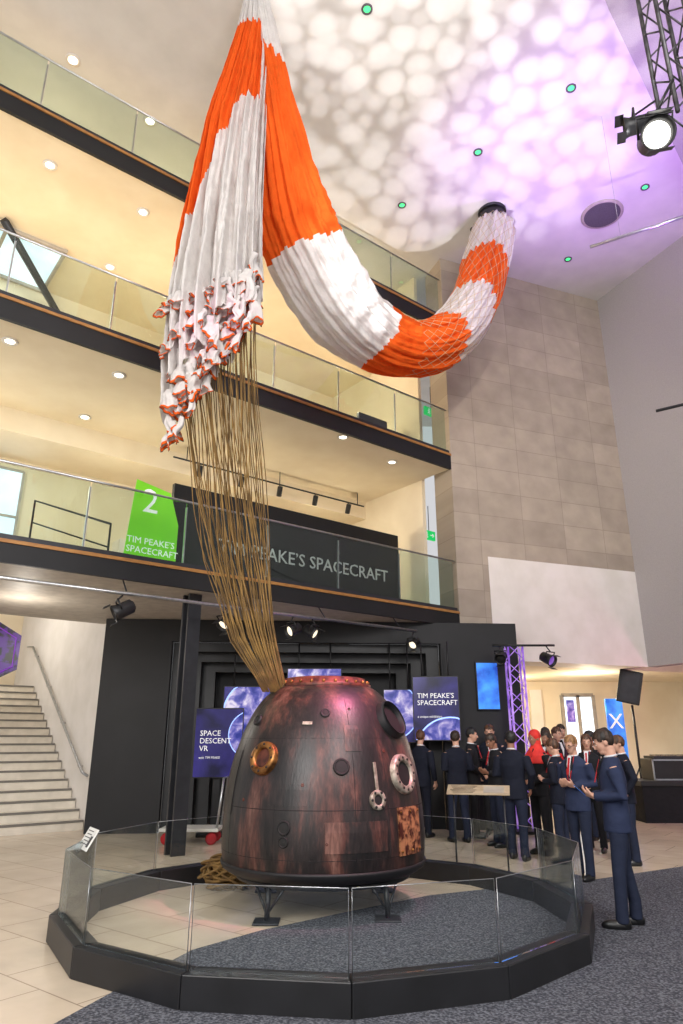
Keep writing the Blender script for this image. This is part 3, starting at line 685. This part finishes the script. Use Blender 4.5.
ctrl=[(256,-19,7.6,9),(267,60,7.7,15),(279,140,7.9,25),(291,205,8.3,35),(303,243,8.6,38),(335,300,9.3,37),(373,337,10.2,31),(412,349,10.9,27),(447,339,11.5,27),(473,305,12.0,26),(485,265,12.4,25),(493,232,12.65,23)]
cols=[0,1,1,1,0,0,1,1,0,1,0]
CP=[at_y(a,b,c) for a,b,c,d in ctrl]; CR=[d*(c/ray(a,b).y)/680 for a,b,c,d in ctrl]
def cat(A,i,u):
    p=[A[max(0,min(len(A)-1,i+k))] for k in (-1,0,1,2)]
    return .5*((2*p[1])+(p[2]-p[0])*u+(2*p[0]-5*p[1]+4*p[2]-p[3])*u*u+(3*p[1]-p[0]-3*p[2]+p[3])*u**3)
path=[];rad=[];cc=[];SUB=22
for i in range(len(CP)-1):
    for k in range(SUB):
        u=k/SUB; path.append(cat(CP,i,u)); rad.append(cat(CR,i,u)); cc.append((i,u))
path.append(CP[-1]); rad.append(CR[-1]); cc.append((len(CP)-2,1))
mt=at_y(493,216,12.7)
for k in (1,2,3):
    path.append(CP[-1].lerp(mt,k/3)); rad.append(CR[-1]*(1-.2*k)); cc.append((len(CP)-2,.999))
g=MB(); vs=[];fs=[];at=[]; Nn=None; NA=220; FR=[]
for i,P in enumerate(path):
    T=(path[min(i+1,len(path)-1)]-path[max(i-1,0)]).normalized()
    if Nn is None: Nn=Vector((0,-1,0)); 
    Nn=(Nn-T*Nn.dot(T)).normalized(); Bn=T.cross(Nn); FR.append((P,Nn.copy(),Bn.copy(),rad[i]))
    ii,uu=cc[i]; s_=i/len(path)
    for j in range(NA):
        ph=2*PI*j/NA
        pl=1+.06*math.sin(13*ph+2*math.sin(6*s_))+.05*math.sin(25*ph+3*s_)+.025*math.sin(47*ph-4*s_)
        pl+=.08*noise.noise(Vector((math.cos(ph)*4,math.sin(ph)*4,s_*14)))+.045*noise.noise(Vector((math.cos(ph)*9,math.sin(ph)*9,s_*60)))
        v=P+(Nn*math.cos(ph)*.85+Bn*math.sin(ph))*rad[i]*pl; v.z=min(v.z,CZ-.31 if i>len(path)-30 else CZ-.01); vs.append(v)
        q=ii+uu+.1*math.sin(2*ph+1)+.03*math.sin(13*ph); q=max(0,min(len(cols)-.01,q)); at.append(.5 if cols[int(q)] else 0.)
for i in range(len(path)-1):
    for j in range(NA): k=(j+1)%NA; fs.append((i*NA+j,i*NA+k,(i+1)*NA+k,(i+1)*NA+j))
fs.append(tuple((len(path)-1)*NA+j for j in range(NA)))
g.add(vs,fs,True); g.at=at; g.build('canopy_arm',M['canopy'],PAR)
n0=int(SUB*6.8); n1=len(path)-3; nets=MB(); NH=18
for sgn in (-1,1):
    for h in range(NH):
        pts=[]
        for i in range(n0,n1,2):
            P,a_,b_,r_=FR[i]; ph=2*PI*h/NH+sgn*(i-n0)*.055
            pts.append(P+(a_*math.cos(ph)*.87+b_*math.sin(ph)*1.02)*r_*1.06)
        nets.tube(pts,.0036,5)
nets.build('netting',M['net'],PAR)
# gathered hem: many open cloth mouths, tight and ragged
for k in range(96):
    a=(k%24)/23*.97+random.uniform(-.03,.03); tier=k//24
    px=168+90*a; spread=(86*(1-a)**1.3+50)
    py=bottom(a)+2-spread*(tier+random.uniform(-.4,.4))/3.5; Y=7.6-random.uniform(.1,.4)-.05*(3-tier)
    P=at_y(px,py,Y); ax=Vector((random.uniform(-.35,.35),random.uniform(-.5,.3),-1)).normalized(); f=zframe(P-ax*.12,ax)
    g=MB(); vs=[];fs=[];at=[]; n=32; m=12; R=random.uniform(.055,.1); ln=random.uniform(.22,.38); p0=random.random()*6; p1=random.random()*6
    for i in range(m+1):
        u=i/m
        for j in range(n):
            an=2*PI*j/n; r=R*(.6+.45*u)*(1+.26*u*math.sin(3*an+p0)+.17*u*math.sin(7*an+p1)); vs.append((r*math.cos(an)+.02*math.sin(5*u+p0),r*.6*math.sin(an)+.02*math.sin(7*u+p1),ln*u+.045*u*math.sin(2*an+p1))); at.append(.5 if .84<u<.93 else (.9 if u>=.99 else 0))
    for i in range(m):
        for j in range(n): q=(j+1)%n; fs.append((i*n+j,i*n+q,(i+1)*n+q,(i+1)*n+j))
    g.add(vs,fs,True,f); g.at=at; g.build('hem_ruffle',M['canopy'],PAR)
LL=[(300,170),(430,186),(500,195),(560,206),(640,230),(690,263)]; RL=[(290,256),(430,258),(500,260),(560,265),(620,272),(690,287)]
for k in range(66):
    u=(k+.5)/66; u=min(1,max(0,u+random.uniform(-.06,.06)))
    y0=bottom(u)-10; pts=[]; w=random.uniform(-1,1); ys=random.uniform(7.2,7.75); ph=random.random()*6
    e=u**.9
    for i in range(18):
        q=i/17; py=y0+(692-y0)*q
        px=lerp_tab(LL,py)*(1-e)+lerp_tab(RL,py)*e+ (5*math.sin(q*7+ph)*math.sin(PI*q)+6*w*math.sin(PI*q))
        Y=ys+(7.58+.1*(u-.5)-ys)*q
        pts.append(at_y(px,py,Y))
    MB().tube(pts,.0062,5).build('suspension_line',M['cord'],PAR)
p=at_z(492,212,CZ); t=thing('canopy_mount','round black ceiling mount holding the far end of the striped canopy','ceiling mount',p)
MB().lathe([(.24,-.3),(.28,-.26),(.28,0)],32,Matrix.Translation(p)).build('drum',M['black'],t); MB().lathe([(.3,-.05),(.32,-.02),(.32,0)],32,Matrix.Translation(p)).build('flange',M['dkgrey'],t)
# ---------------------------------------------------------------- right side equipment
def truss_stand():
    x,y=3.36,13.45; t=thing('truss_tower','violet lit lattice truss tower at the end of the black wall','truss',(x,y,0))
    for i in (-1,1):
        for j in (-1,1): MB().tube([(x+i*.14,y+j*.14,.05),(x+i*.14,y+j*.14,3.3)],.02,8).build('chord',M['purple'],t)
    g=MB(); z=.1
    while z<3.1:
        for (a,b) in [((-1,-1),(1,-1)),((1,-1),(1,1)),((1,1),(-1,1)),((-1,1),(-1,-1))]:
            g.tube([(x+a[0]*.14,y+a[1]*.14,z),(x+b[0]*.14,y+b[1]*.14,z+.27)],.009,6); g.tube([(x+b[0]*.14,y+b[1]*.14,z+.27),(x+a[0]*.14,y+a[1]*.14,z+.54)],.009,6)
        z+=.54
    g.build('lacing',M['purple'],t); MB().box((x,y,.025),(.5,.5,.05)).build('base_plate',M['black'],t)
    MB().tube([(x-.45,y-.18,3.32),(x+.75,y-.18,3.32)],.022,8).build('lamp_bar',M['black'],t)
truss_stand()
lamp((3.05,13.2,3.08),(1,9,1),.22,'black spotlight on the left of the truss tower bar',M['hole'],hang=(3.05,13.27,3.3))
lamp((3.95,13.2,3.05),(7,9,0.5),.24,'black spotlight on the right of the truss tower bar',M['purple'],hang=(3.95,13.27,3.3))
sp=Vector((6.85,16.65,0)); t=thing('loudspeaker','black loudspeaker box tilted on top of its tripod','speaker',sp+Vector((0,0,2.34)))
sf=frame(sp+Vector((0,0,2.78)),(.9,-.36,-.24),(.22,-.2,1))
MB().prism([(-.26,-.2),(.26,-.2),(.2,.2),(-.2,.2)],-.38,.38,sf@Matrix.Rotation(-PI/2,4,'X')).build('cabinet',M['black'],t,bevel=.02)
MB().box((0,0,.205),(.38,.66,.01),sf).build('grille',M['dkgrey'],t)
t=thing('speaker_tripod','black tripod holding up the loudspeaker','tripod',sp)
MB().tube([sp+Vector((0,0,.5)),sp+Vector((0,0,2.36))],.03,8).build('pole',M['black'],t)
for k in range(3):
    a=2*PI*k/3+.4; MB().tube([sp+Vector((0,0,1.0)),sp+Vector((.5*math.cos(a),.5*math.sin(a),.02))],.018,6).build('leg',M['black'],t)
t=thing('stage_platform','low black stage platform at the right edge','stage',(7.2,15.4,0))
MB().box((7.3,15.4,.74),(2.4,1.0,.1)).build('deck',M['black'],t,bevel=.01); MB().box((7.3,15.4,.345),(2.34,.94,.69)).build('skirt',M['char'],t)
t=thing('mixing_desk','black mixing desk in a flight case on the stage','mixing desk',(7.0,15.3,.79))
MB().box((7.1,15.35,1.0),(1.3,.6,.42)).build('flight_case',M['black'],t,bevel=.015); MB().box((7.1,15.3,1.24),(1.2,.5,.05)).build('desk_top',M['dkgrey'],t)
for i in range(10): MB().box((6.58+i*.115,15.25,1.28),(.02,.3,.03)).build('fader',M['silver'],t)
g=MB()
for z in (.81,1.19): g.box((7.1,15.04,z),(1.3,.015,.03))
for s in (-1,1): g.box((7.1+s*.64,15.04,1.0),(.03,.015,.4))
g.build('case_edging',M['steel'],t)
c0=W0+RN*1.7+RD*.2; c1=W0+RN*1.7+RD*5; g=MB(); vs=[];fs=[];n=90
for i in range(n+1):
    p=c0.lerp(c1,i/n)+RN*.07*math.sin(i*1.15)
    vs+= [(p.x,p.y,.02),(p.x,p.y,3.4)]
for i in range(n): fs.append((2*i,2*i+2,2*i+3,2*i+1))
g.add(vs,fs,True); tag(g.build('curtain',M['curtain'],loc=c0),'tall pale curtain hanging behind the stage','curtain')
dY=20.3
def fz(px,py): return at_y(px,py,dY)
a=fz(561,690); b=fz(592,690)
dw=struct(MB().box(((a.x+b.x)/2,dY+.05,1.4),(b.x-a.x,.06,2.8)).build('door_2',M['win']))
g=MB()
for x in (a.x,(a.x+b.x)/2,b.x): g.box((x,dY,1.4),(.09,.08,2.8))
g.box(((a.x+b.x)/2,dY,2.8),(b.x-a.x,.08,.1)); g.build('door_frame',M['grey'],dw)
a=fz(566,700); b=fz(576,722); t=thing('door_poster','small pink and blue picture on the foyer door','poster',((a.x+b.x)/2,dY+.01,b.z)); MB().box(((a.x+b.x)/2,dY+.012,(a.z+b.z)/2),(b.x-a.x,.018,a.z-b.z)).build('print',M['earth'],t)
a=fz(528,674); b=fz(545,735); struct(MB().box(((a.x+b.x)/2,dY+.04,1.5),(b.x-a.x,.08,2.9)).build('door_3',M['white']))
q=at_y(614,708,17.5); t=thing('blue_sign','upright blue sign with a white X in the foyer','sign',(q.x,17.5,0)); 
MB().box((q.x,17.5,1.4),(.42,.06,2.3)).build('panel',M['bluescreen'],t,bevel=.01); tm=MB(); text(tm,'X',.5,frame((q.x,17.46,1.85),(1,0,0),(0,0,1)),ext=.003); tm.build('lettering',M['letter'],t); MB().box((q.x,17.5,.13),(.7,.4,.26)).build('foot',M['black'],t)
tp=Vector((-2.45,12.2,0)); t=thing('flatbed_trolley','flatbed trolley with steel handle standing before the black wall','trolley',tp)
MB().box((tp.x,tp.y,.22),(.95,.55,.05)).build('deck',M['white'],t,bevel=.01)
MB().tube([tp+Vector((.44,-.22,.22)),tp+Vector((.52,-.22,1.0)),tp+Vector((.52,.22,1.0)),tp+Vector((.44,.22,.22))],.02,8).build('handle',M['steel'],t)
for i in (-1,1):
    for j in (-1,1):
        w=MB().lathe([(.05,-.025),(.09,-.022),(.09,.022),(.05,.025)],18,Matrix.Translation(tp+Vector((i*.36,j*.2,.09)))@Matrix.Rotation(PI/2,4,'X')).build('wheel',M['red'],t)
# ---------------------------------------------------------------- people
def person(label,loc,yaw,Hh,pose='down',hair='short',hm='hairdk',skin='skin',jk='navyd',tr='trouser',pitch=10,turn=0,vox=.011,stride=0.,tie=True,lanyard=False,group=None,glasses=False,scarf=None,wide=1.):
    k=Hh/1.72; S=Matrix.Diagonal((k*wide,k*wide,k,1)); loc=Vector(loc)
    pv=Vector((0,0,1.49)); HM=Matrix.Translation(pv)@Matrix.Rotation(math.radians(turn),4,'Z')@Matrix.Rotation(math.radians(pitch),4,'X')@Matrix.Translation(-pv)
    poses={'down':((.245,.03,1.12),(.25,-.04,.88),(0,-.25,-1),(-1,0,0)),
           'hold':((.235,.055,1.12),(.075,-.195,1.1),(-.4,-.8,.35),(-.5,.2,.8)),
           'clasp':((.25,.02,1.12),(.07,-.2,.98),(-.6,-.6,-.3),(0,.8,.2)),
           'point':((.26,-.12,1.2),(.2,-.36,1.3),(-.1,-.9,.2),(-.6,0,-.6)),
           'pocket':((.275,.06,1.13),(.21,-.06,.93),(-.2,-.3,-1),(-1,0,0))}
    pr=poses[pose] if not isinstance(pose,tuple) else None
    ps={-1:poses[pose[0]] if isinstance(pose,tuple) else pr, 1:poses[pose[1]] if isinstance(pose,tuple) else pr}
    def fl(v,s): return Vector((v[0]*s,v[1],v[2]))
    rs=random.Random(sum(map(ord,label)))
    b=MB()
    b.loft([(.84,.13,.09,0),(.95,.14,.095,0),(1.08,.12,.08,0),(1.27,.14,.09,0),(1.36,.14,.075,0),(1.41,.09,.06,.005),(1.46,.052,.052,.01)])
    b.tube([(0,.015,1.42),(0,.005,1.56)],[.054,.048],12)
    b.ell((0,.012,1.632),(.071,.09,.086),HM,18,12); b.ell((0,-.022,1.59),(.06,.071,.086),HM,18,12); b.ell((0,-.042,1.53),(.042,.044,.034),HM)
    b.ell((0,-.096,1.59),(.011,.018,.022),HM,8,6); b.ell((0,-.102,1.577),(.015,.013,.010),HM,8,6); b.ell((0,-.072,1.617),(.05,.02,.009),HM,12,6)
    for s in(-1,1):
        b.ell((s*.071,.012,1.59),(.011,.022,.03),HM,8,6)
        fy=-stride*s
        b.tube([(s*.085,0,.9),(s*.095,fy*.5-.005,.49),(s*.1,fy+.015,.09),(s*.1,fy+.015,.05)],[.075,.048,.036,.036],12)
        b.ell((s*.105,fy-.055,.045),(.03,.1,.026))
        el,wr,hd,pn=ps[s]; sh=Vector((s*.178,0,1.372)); el=fl(el,s); wr=fl(wr,s); hd=fl(hd,s).normalized(); pn=fl(pn,s)
        b.tube([sh,sh.lerp(el,.5),el,el.lerp(wr,.5),wr],[.036,.04,.036,.033,.026],12)
        pn=(pn-hd*pn.dot(hd)).normalized(); sd=hd.cross(pn)
        for i,ln in enumerate((.068,.078,.072,.056)):
            o_=sd*(-.031+.021*i)
            k0=wr+hd*.085+o_; d1=(hd*.85+pn*.5).normalized(); d2=(hd*.35+pn*.95).normalized()
            b.tube([wr-hd*.01+o_*.5,k0],[.016,.0135],8); b.tube([k0-hd*.01,k0+d1*ln*.5,k0+d1*ln*.5+d2*ln*.5],[.0105,.0098,.0085],8)
        th=wr+hd*.02-sd*.025; b.tube([th,th-sd*.03+hd*.03+pn*.01,th-sd*.035+hd*.065+pn*.03],[.014,.0115,.009],8)
    root=b.build('person',M[skin],None,loc=Vector(),xf=S,vox=vox)
    root.location=loc; root.rotation_euler=(0,0,math.radians(yaw)); OFF[root.name]=Vector(); tag(root,label,'person',group)
    b=MB(); b.loft([(.82,.15,.108,0),(.95,.16,.112,0),(1.05,.145,.1,0)])
    for s in(-1,1):
        fy=-stride*s; b.tube([(s*.082,0,.9),(s*.088,fy*.25,.7),(s*.094,fy*.5-.008,.49),(s*.1,fy+.012,.2),(s*.1,fy+.005,.05)],[.094,.081,.064,.056,.06],14)
    b.build('trousers',M[tr],root,xf=S,vox=.011)
    for s in(-1,1):
        fy=-stride*s; g=MB(); g.ell((s*.105,fy-.05,.028),(.043,.132,.055),None,16,10,zmin=0.0); g.ell((s*.1,fy+.025,.045),(.041,.055,.06),None,14,8,zmin=0.0); g.build('shoe',M['shoe'],root,xf=S)
    b=MB(); b.loft([(.79,.176,.13,0),(.9,.176,.126,0),(1.06,.156,.113,0),(1.25,.182,.126,0),(1.345,.2,.108,0),(1.395,.165,.092,.004),(1.43,.11,.078,.008),(1.458,.068,.066,.012)],24)
    for s in(-1,1):
        el,wr,hd,pn=ps[s]; sh=Vector((s*.182,0,1.358)); el=fl(el,s); wr=fl(wr,s)
        b.tube([sh,sh.lerp(el,.5),el,el.lerp(wr,.5),el.lerp(wr,.95)],[.068,.062,.055,.049,.043],14)
    b.build('blazer',M[jk],root,xf=S,vox=.012)
    for s in(-1,1): MB().add([(s*.012,-.142,1.2),(s*.06,-.128,1.33),(s*.05,-.088,1.45),(s*.035,-.093,1.46),(s*.028,-.136,1.34)],[(0,1,2,3,4) if s>0 else (4,3,2,1,0)]).build('lapel',M['char'],root,xf=S)
    g=MB(); g.add([(0,-.136,1.2),(.032,-.126,1.35),(.034,-.078,1.46),(-.034,-.078,1.46),(-.032,-.126,1.35)],[(0,1,2,3,4)]); g.tube([(.055*math.cos(a),.008+.054*math.sin(a),1.466+.01*math.sin(a)) for a in [2*PI*i/18 for i in range(18)]],.010,8,closed=True); g.build('shirt',M['shirt'],root,xf=S)
    if tie or lanyard:
        g=MB(); g.box((0,0,0),(.026,.008,.22),Matrix.Translation((0,-.134,1.33))@Matrix.Rotation(math.radians(-17),4,'X'))
        if lanyard: g.tube([(.05,-.06,1.46),(.03,-.14,1.25),(0,-.15,1.1),(-.03,-.14,1.25),(-.05,-.06,1.46)],.007,6)
        g.build('tie' if not lanyard else 'lanyard',M['red'],root,xf=S)
    for s in(-1,1):
        e=MB().ell((s*.028,-.078,1.604),(.0115,.009,.0065),HM,10,7).build('eye',M['eye'],root,xf=S)
        MB().ell((s*.028,-.0855,1.604),(.0058,.003,.0058),HM,8,5).build('iris',M['iris'],e,xf=S)
        MB().tube([(s*.014,-.09,1.621),(s*.029,-.089,1.625),(s*.045,-.076,1.62)],.0035,6,HM).build('eyebrow',M[hm],root,xf=S)
    MB().tube([(-.022,-.08,1.547),(0,-.089,1.546),(.022,-.08,1.547)],[.003,.006,.003],8,HM).build('mouth',M['lip'],root,xf=S)
    if glasses:
        g=MB()
        for s in(-1,1):
            g.tube([(s*.03+.02*math.cos(a),-.096,1.603+.015*math.sin(a)) for a in [2*PI*i/16 for i in range(16)]],.0022,5,HM,closed=True); g.tube([(s*.05,-.096,1.605),(s*.075,0,1.6)],.0022,5,HM)
        g.build('glasses',M['black'],root,xf=S)
    if scarf:
        g=MB(); g.ell((0,.024,1.637),(.086,.098,.096),HM,20,14); g.ell((0,.022,1.53),(.078,.078,.1),HM,18,12); g.loft([(1.24,.19,.15,0),(1.36,.19,.135,0),(1.43,.13,.11,.005),(1.48,.085,.088,.01),(1.53,.07,.075,.01)]); g.build('headscarf',M[scarf],root,xf=S,vox=.01)
    else:
        b=MB(); nu,nv=44,26; vs=[];fs=[]
        o1=rs.random()*9
        for i in range(nv+1):
            t_=PI*i/nv
            for j in range(nu):
                a=2*PI*j/nu; x,y,z=math.sin(t_)*math.cos(a),math.sin(t_)*math.sin(a),math.cos(t_)
                w=1+.07*noise.noise(Vector((x*4+o1,y*4,z*4)))+.05*noise.noise(Vector((x*11,y*11+o1,z*6)))
                vs.append((x*.08*w,.016+y*.1*w,1.636+z*.094*w))
        part=rs.uniform(-.03,.03)
        for i in range(nv):
            for j in range(nu):
                q=(j+1)%nu; f_=(i*nu+j,(i+1)*nu+j,(i+1)*nu+q,i*nu+q); c=sum((Vector(vs[z]) for z in f_),Vector())/4
                lim=(1.658+.25*abs(c.x-part)*0.3) if c.y<-.045 else (1.618 if c.y<.0 else (1.6 if c.y<.03 else 1.55))
                lim+=.008*math.sin(j*2.3)
                if c.z>lim: fs.append(f_)
        b.add(vs,fs,True,HM); b.ell((0,.05,1.615),(.07,.062,.075),HM,16,10)
        if hair=='long':
            b.ell((0,.072,1.52),(.08,.045,.17),HM,16,10)
            for s in(-1,1): b.ell((s*.07,.02,1.53),(.022,.042,.13),HM,12,8)
        b.build('hair',M[hm],root,xf=S)
    return root,k
R_,kk=person('boy in a blue blazer at the far right, side on, looking down at his phone',(2.6,7.0,0),-105,1.71,'hold','short','hairdk','skin','navy','trouser',pitch=24,vox=.0075,stride=.07)
ya=math.radians(-105); hv=Matrix.Rotation(ya,3,'Z')@(Vector((0,-.31,1.155))*kk)+Vector((2.6,7.0,0))
ph=thing('phone','dark phone held by the boy in the blue blazer','phone',hv); pf=frame(hv,Matrix.Rotation(ya,3,'Z')@Vector((1,0,0)),Matrix.Rotation(ya,3,'Z')@Vector((0,-.75,.65)))
MB().box((0,0,0),(.07,.14,.009),pf).build('case',M['black'],ph,bevel=.003); MB().box((0,0,.006),(.062,.13,.002),pf).build('display_panel',M['bluescreen'],ph)
person('fair haired boy with glasses in a blue blazer and red lanyard by the glass',(2.95,9.2,0),-50,1.66,'hold','short','hairbl','skin','navy','trouser',pitch=16,vox=.0085,lanyard=True,glasses=True,stride=.04)
person('dark haired boy in a navy suit, back turned, just behind the glass ring',(2.5,10.6,0),150,1.72,('pocket','hold'),'short','hairblk','skin2','navyd','trouser',pitch=8,turn=25,stride=.06,wide=1.06)
person('woman wearing a bright red headscarf behind the navy suited boys',(2.98,11.05,0),-60,1.74,'clasp','short','hairblk','skin2','char','char',scarf='scarf',tie=False)
person('boy in navy with his back turned, nearest the right side of the capsule screens',(1.95,12.3,0),195,1.74,'hold','short','hairdk','skin','navyd','trouser',turn=-30,stride=.05,wide=1.05)
person('boy in dark jacket partly hidden by the capsule, seen from behind',(1.42,12.9,0),140,1.76,'down','short','hairbr','skin','navyd','navyd',turn=20)
person('dark suited boy in the gap behind the tan lectern',(2.32,12.85,0),70,1.8,('clasp','point'),'short','hairblk','skin','char','char')
person('boy in charcoal blazer with head bowed, left of the red headscarf',(2.5,11.8,0),-70,1.7,'hold','short','hairdk','skin2','char','trouser',pitch=28)
person('tall brown haired man before the small blue wall screen',(2.75,13.3,0),-15,1.86,'pocket','short','hairbr','skin','navyd','char',wide=1.05)
person('dark haired man facing us just right of the truss tower',(3.62,12.7,0),-35,1.8,'clasp','short','hairblk','skin','char','char',turn=20)
person('man with white shirt and open jacket at the back of the crowd in the foyer',(4.35,14.2,0),15,1.88,'down','short','hairdk','skin','char','char',tie=False)
person('long haired woman in black with a red lanyard in the middle of the crowd',(3.85,11.3,0),-30,1.68,('clasp','hold'),'long','hairbr','skin','char','char',lanyard=True,turn=15)
person('dark haired boy standing in the foyer opening beneath the loudspeaker',(4.85,13.2,0),25,1.8,'down','short','hairblk','skin2','navyd','trouser',turn=-20)
person('boy in navy standing directly behind the phone-holding boy',(3.95,10.2,0),-95,1.66,'pocket','short','hairbr','skin','navyd','trouser',pitch=18)
person('brown haired boy in navy at the shoulder of the boy with glasses',(3.05,10.3,0),-130,1.62,'hold','short','hairbr','skin','navyd','trouser',pitch=20)
person('long haired woman in a red jacket between the boys in navy',(3.42,11.95,0),-50,1.74,'clasp','long','hairdk','skin2','redj','char',tie=False)
person('dark haired boy in the second row right of the woman in red',(4.3,12.4,0),-55,1.74,'clasp','short','hairblk','skin2','char','trouser',turn=-20)
person('young man in a dark jacket before the foyer door',(4.05,13.5,0),30,1.82,'pocket','short','hairbr','skin','plum','char',tie=False)
person('dark haired boy nearest the blue X sign at the back',(5.3,14.3,0),-15,1.78,'clasp','short','hairblk','skin','navyd','char')
# ---------------------------------------------------------------- lights
w=bpy.data.worlds.new('world'); sc.world=w; w.use_nodes=True
w.node_tree.nodes['Background'].inputs[0].default_value=(.97,.97,1,1); w.node_tree.nodes['Background'].inputs[1].default_value=.68
def light(kind,loc,energy,color,aim=None,size=.1,spot=60,blend=.5):
    l=bpy.data.lights.new(kind.lower()+'_lamp',kind); l.energy=energy; l.color=color
    if kind=='AREA': l.size=size
    else: l.shadow_soft_size=size
    if kind=='SPOT': l.spot_size=math.radians(spot); l.spot_blend=blend
    o=bpy.data.objects.new(kind.lower()+'_lamp',l); col.objects.link(o); o.location=loc
    if aim is not None: o.rotation_euler=(Vector(aim)-Vector(loc)).to_track_quat('-Z','Y').to_euler()
    return l
WARM=(1,.86,.62)
for (z,pw) in ((5.9,36),(9.3,45),(11.9,27)):
    for s in (1.5,4,6.5,9,11.5): light('POINT',bp(s,1.9 if z>6 else 2.4,z),pw,WARM if z<11 else (1,.82,.55),size=.08)  # bare points added in mid-air to warm the balcony soffits, no fittings
light('AREA',(4,-3.5,9),1050,(1,.97,.94),(-.5,9,6),4)  # added soft key behind the camera, whitens the canopy
light('AREA',(-4,-3,6),850,(1,.97,.94),(0,9,1),4)  # added soft fill behind the camera for capsule and floor
light('POINT',(6.2,17.5,2.7),95,WARM,size=.15); light('POINT',(4.5,18.8,2.7),70,WARM,size=.15); light('POINT',(8.6,14.0,2.4),60,(1,.28,.6),size=.15)
light('POINT',bp(8,7.5,4.6),140,(1,.95,.86),size=.15); light('POINT',bp(8,2.5,3.3),40,(1,.93,.82),size=.1)
light('SPOT',(2.8,5.5,9),5200,(1,.2,.4),(.15,7.6,1.9),.15,18,.9)
light('SPOT',(3.5,4.2,8.5),1000,(1,.94,.88),(-.1,7.8,1.2),.2,34,.6)
light('SPOT',(-3.4,3.2,4.5),380,(1,.2,.7),(-1.4,7.5,6.6),.15,14,.9)
light('SPOT',(6.0,9,5.5),2900,(.5,.2,1),(6.0,10.4,13),.2,66,1)
light('SPOT',(2.5,8.5,6),850,(.55,.28,1),(3.8,11.8,13),.2,48,1)
light('SPOT',(1,3,7),1500,(1,.9,.78),(4.5,15.2,8),.2,40,.9)  # unseen warm spot added to brighten the stone wall
light('SPOT',(4.5,6,7),850,(1,.95,.9),(3.2,11.2,1),.2,40,.9)
l=light('SPOT',(2.0,6.6,3.6),3300,(.99,.97,.98),(1.9,9.1,13.1),.02,56,.4)
l.use_nodes=True; nt=l.node_tree; em=nt.nodes['Emission']
tc=nt.nodes.new('ShaderNodeTexCoord')
nz=nt.nodes.new('ShaderNodeTexNoise'); nz.inputs['Scale'].default_value=9
ad=nt.nodes.new('ShaderNodeVectorMath'); ad.operation='MULTIPLY_ADD'; ad.inputs[1].default_value=(.03,.03,.03)
nt.links.new(tc.outputs['Normal'],nz.inputs['Vector']); nt.links.new(nz.outputs['Color'],ad.inputs[0]); nt.links.new(tc.outputs['Normal'],ad.inputs[2])
def blobs(scale,stops):
    vo=nt.nodes.new('ShaderNodeTexVoronoi'); vo.feature='F1'; vo.inputs['Scale'].default_value=scale; vo.inputs['Randomness'].default_value=.85
    rp=nt.nodes.new('ShaderNodeValToRGB'); e=rp.color_ramp.elements
    e[0].position=stops[0][0]; e[0].color=(stops[0][1],)*3+(1,); e[1].position=stops[-1][0]; e[1].color=(stops[-1][1],)*3+(1,)
    for a,b in stops[1:-1]: n=e.new(a); n.color=(b,b,b,1)
    nt.links.new(ad.outputs[0],vo.inputs['Vector']); nt.links.new(vo.outputs['Distance'],rp.inputs['Fac']); return rp.outputs[0]
A_=blobs(20,[(.3,1),(.48,.8),(.58,.42),(.72,.2)]); B_=blobs(29,[(.3,.62),(.44,.5),(.54,.22),(.66,.0)])
mxg=nt.nodes.new('ShaderNodeMix'); mxg.data_type='RGBA'; mxg.blend_type='LIGHTEN'; mxg.inputs['Factor'].default_value=1
nt.links.new(A_,mxg.inputs['A']); nt.links.new(B_,mxg.inputs['B']); nt.links.new(mxg.outputs['Result'],em.inputs['Color'])
# ---------------------------------------------------------------- bake modifiers to plain meshes
bpy.context.view_layer.update(); dg=bpy.context.evaluated_depsgraph_get(); res=[]
for o in list(sc.objects):
    if o.type=='MESH' and len(o.modifiers): res.append((o,bpy.data.meshes.new_from_object(o.evaluated_get(dg),preserve_all_data_layers=True,depsgraph=dg)))
for o,me in res:
    sm='remesh' in o.modifiers; mt=o.data.materials[0]; o.modifiers.clear(); old=o.data; o.data=me; me.name=o.name
    if not me.materials: me.materials.append(mt)
    elif me.materials[0] is None: me.materials[0]=mt
    if sm: me.polygons.foreach_set('use_smooth',[True]*len(me.polygons))
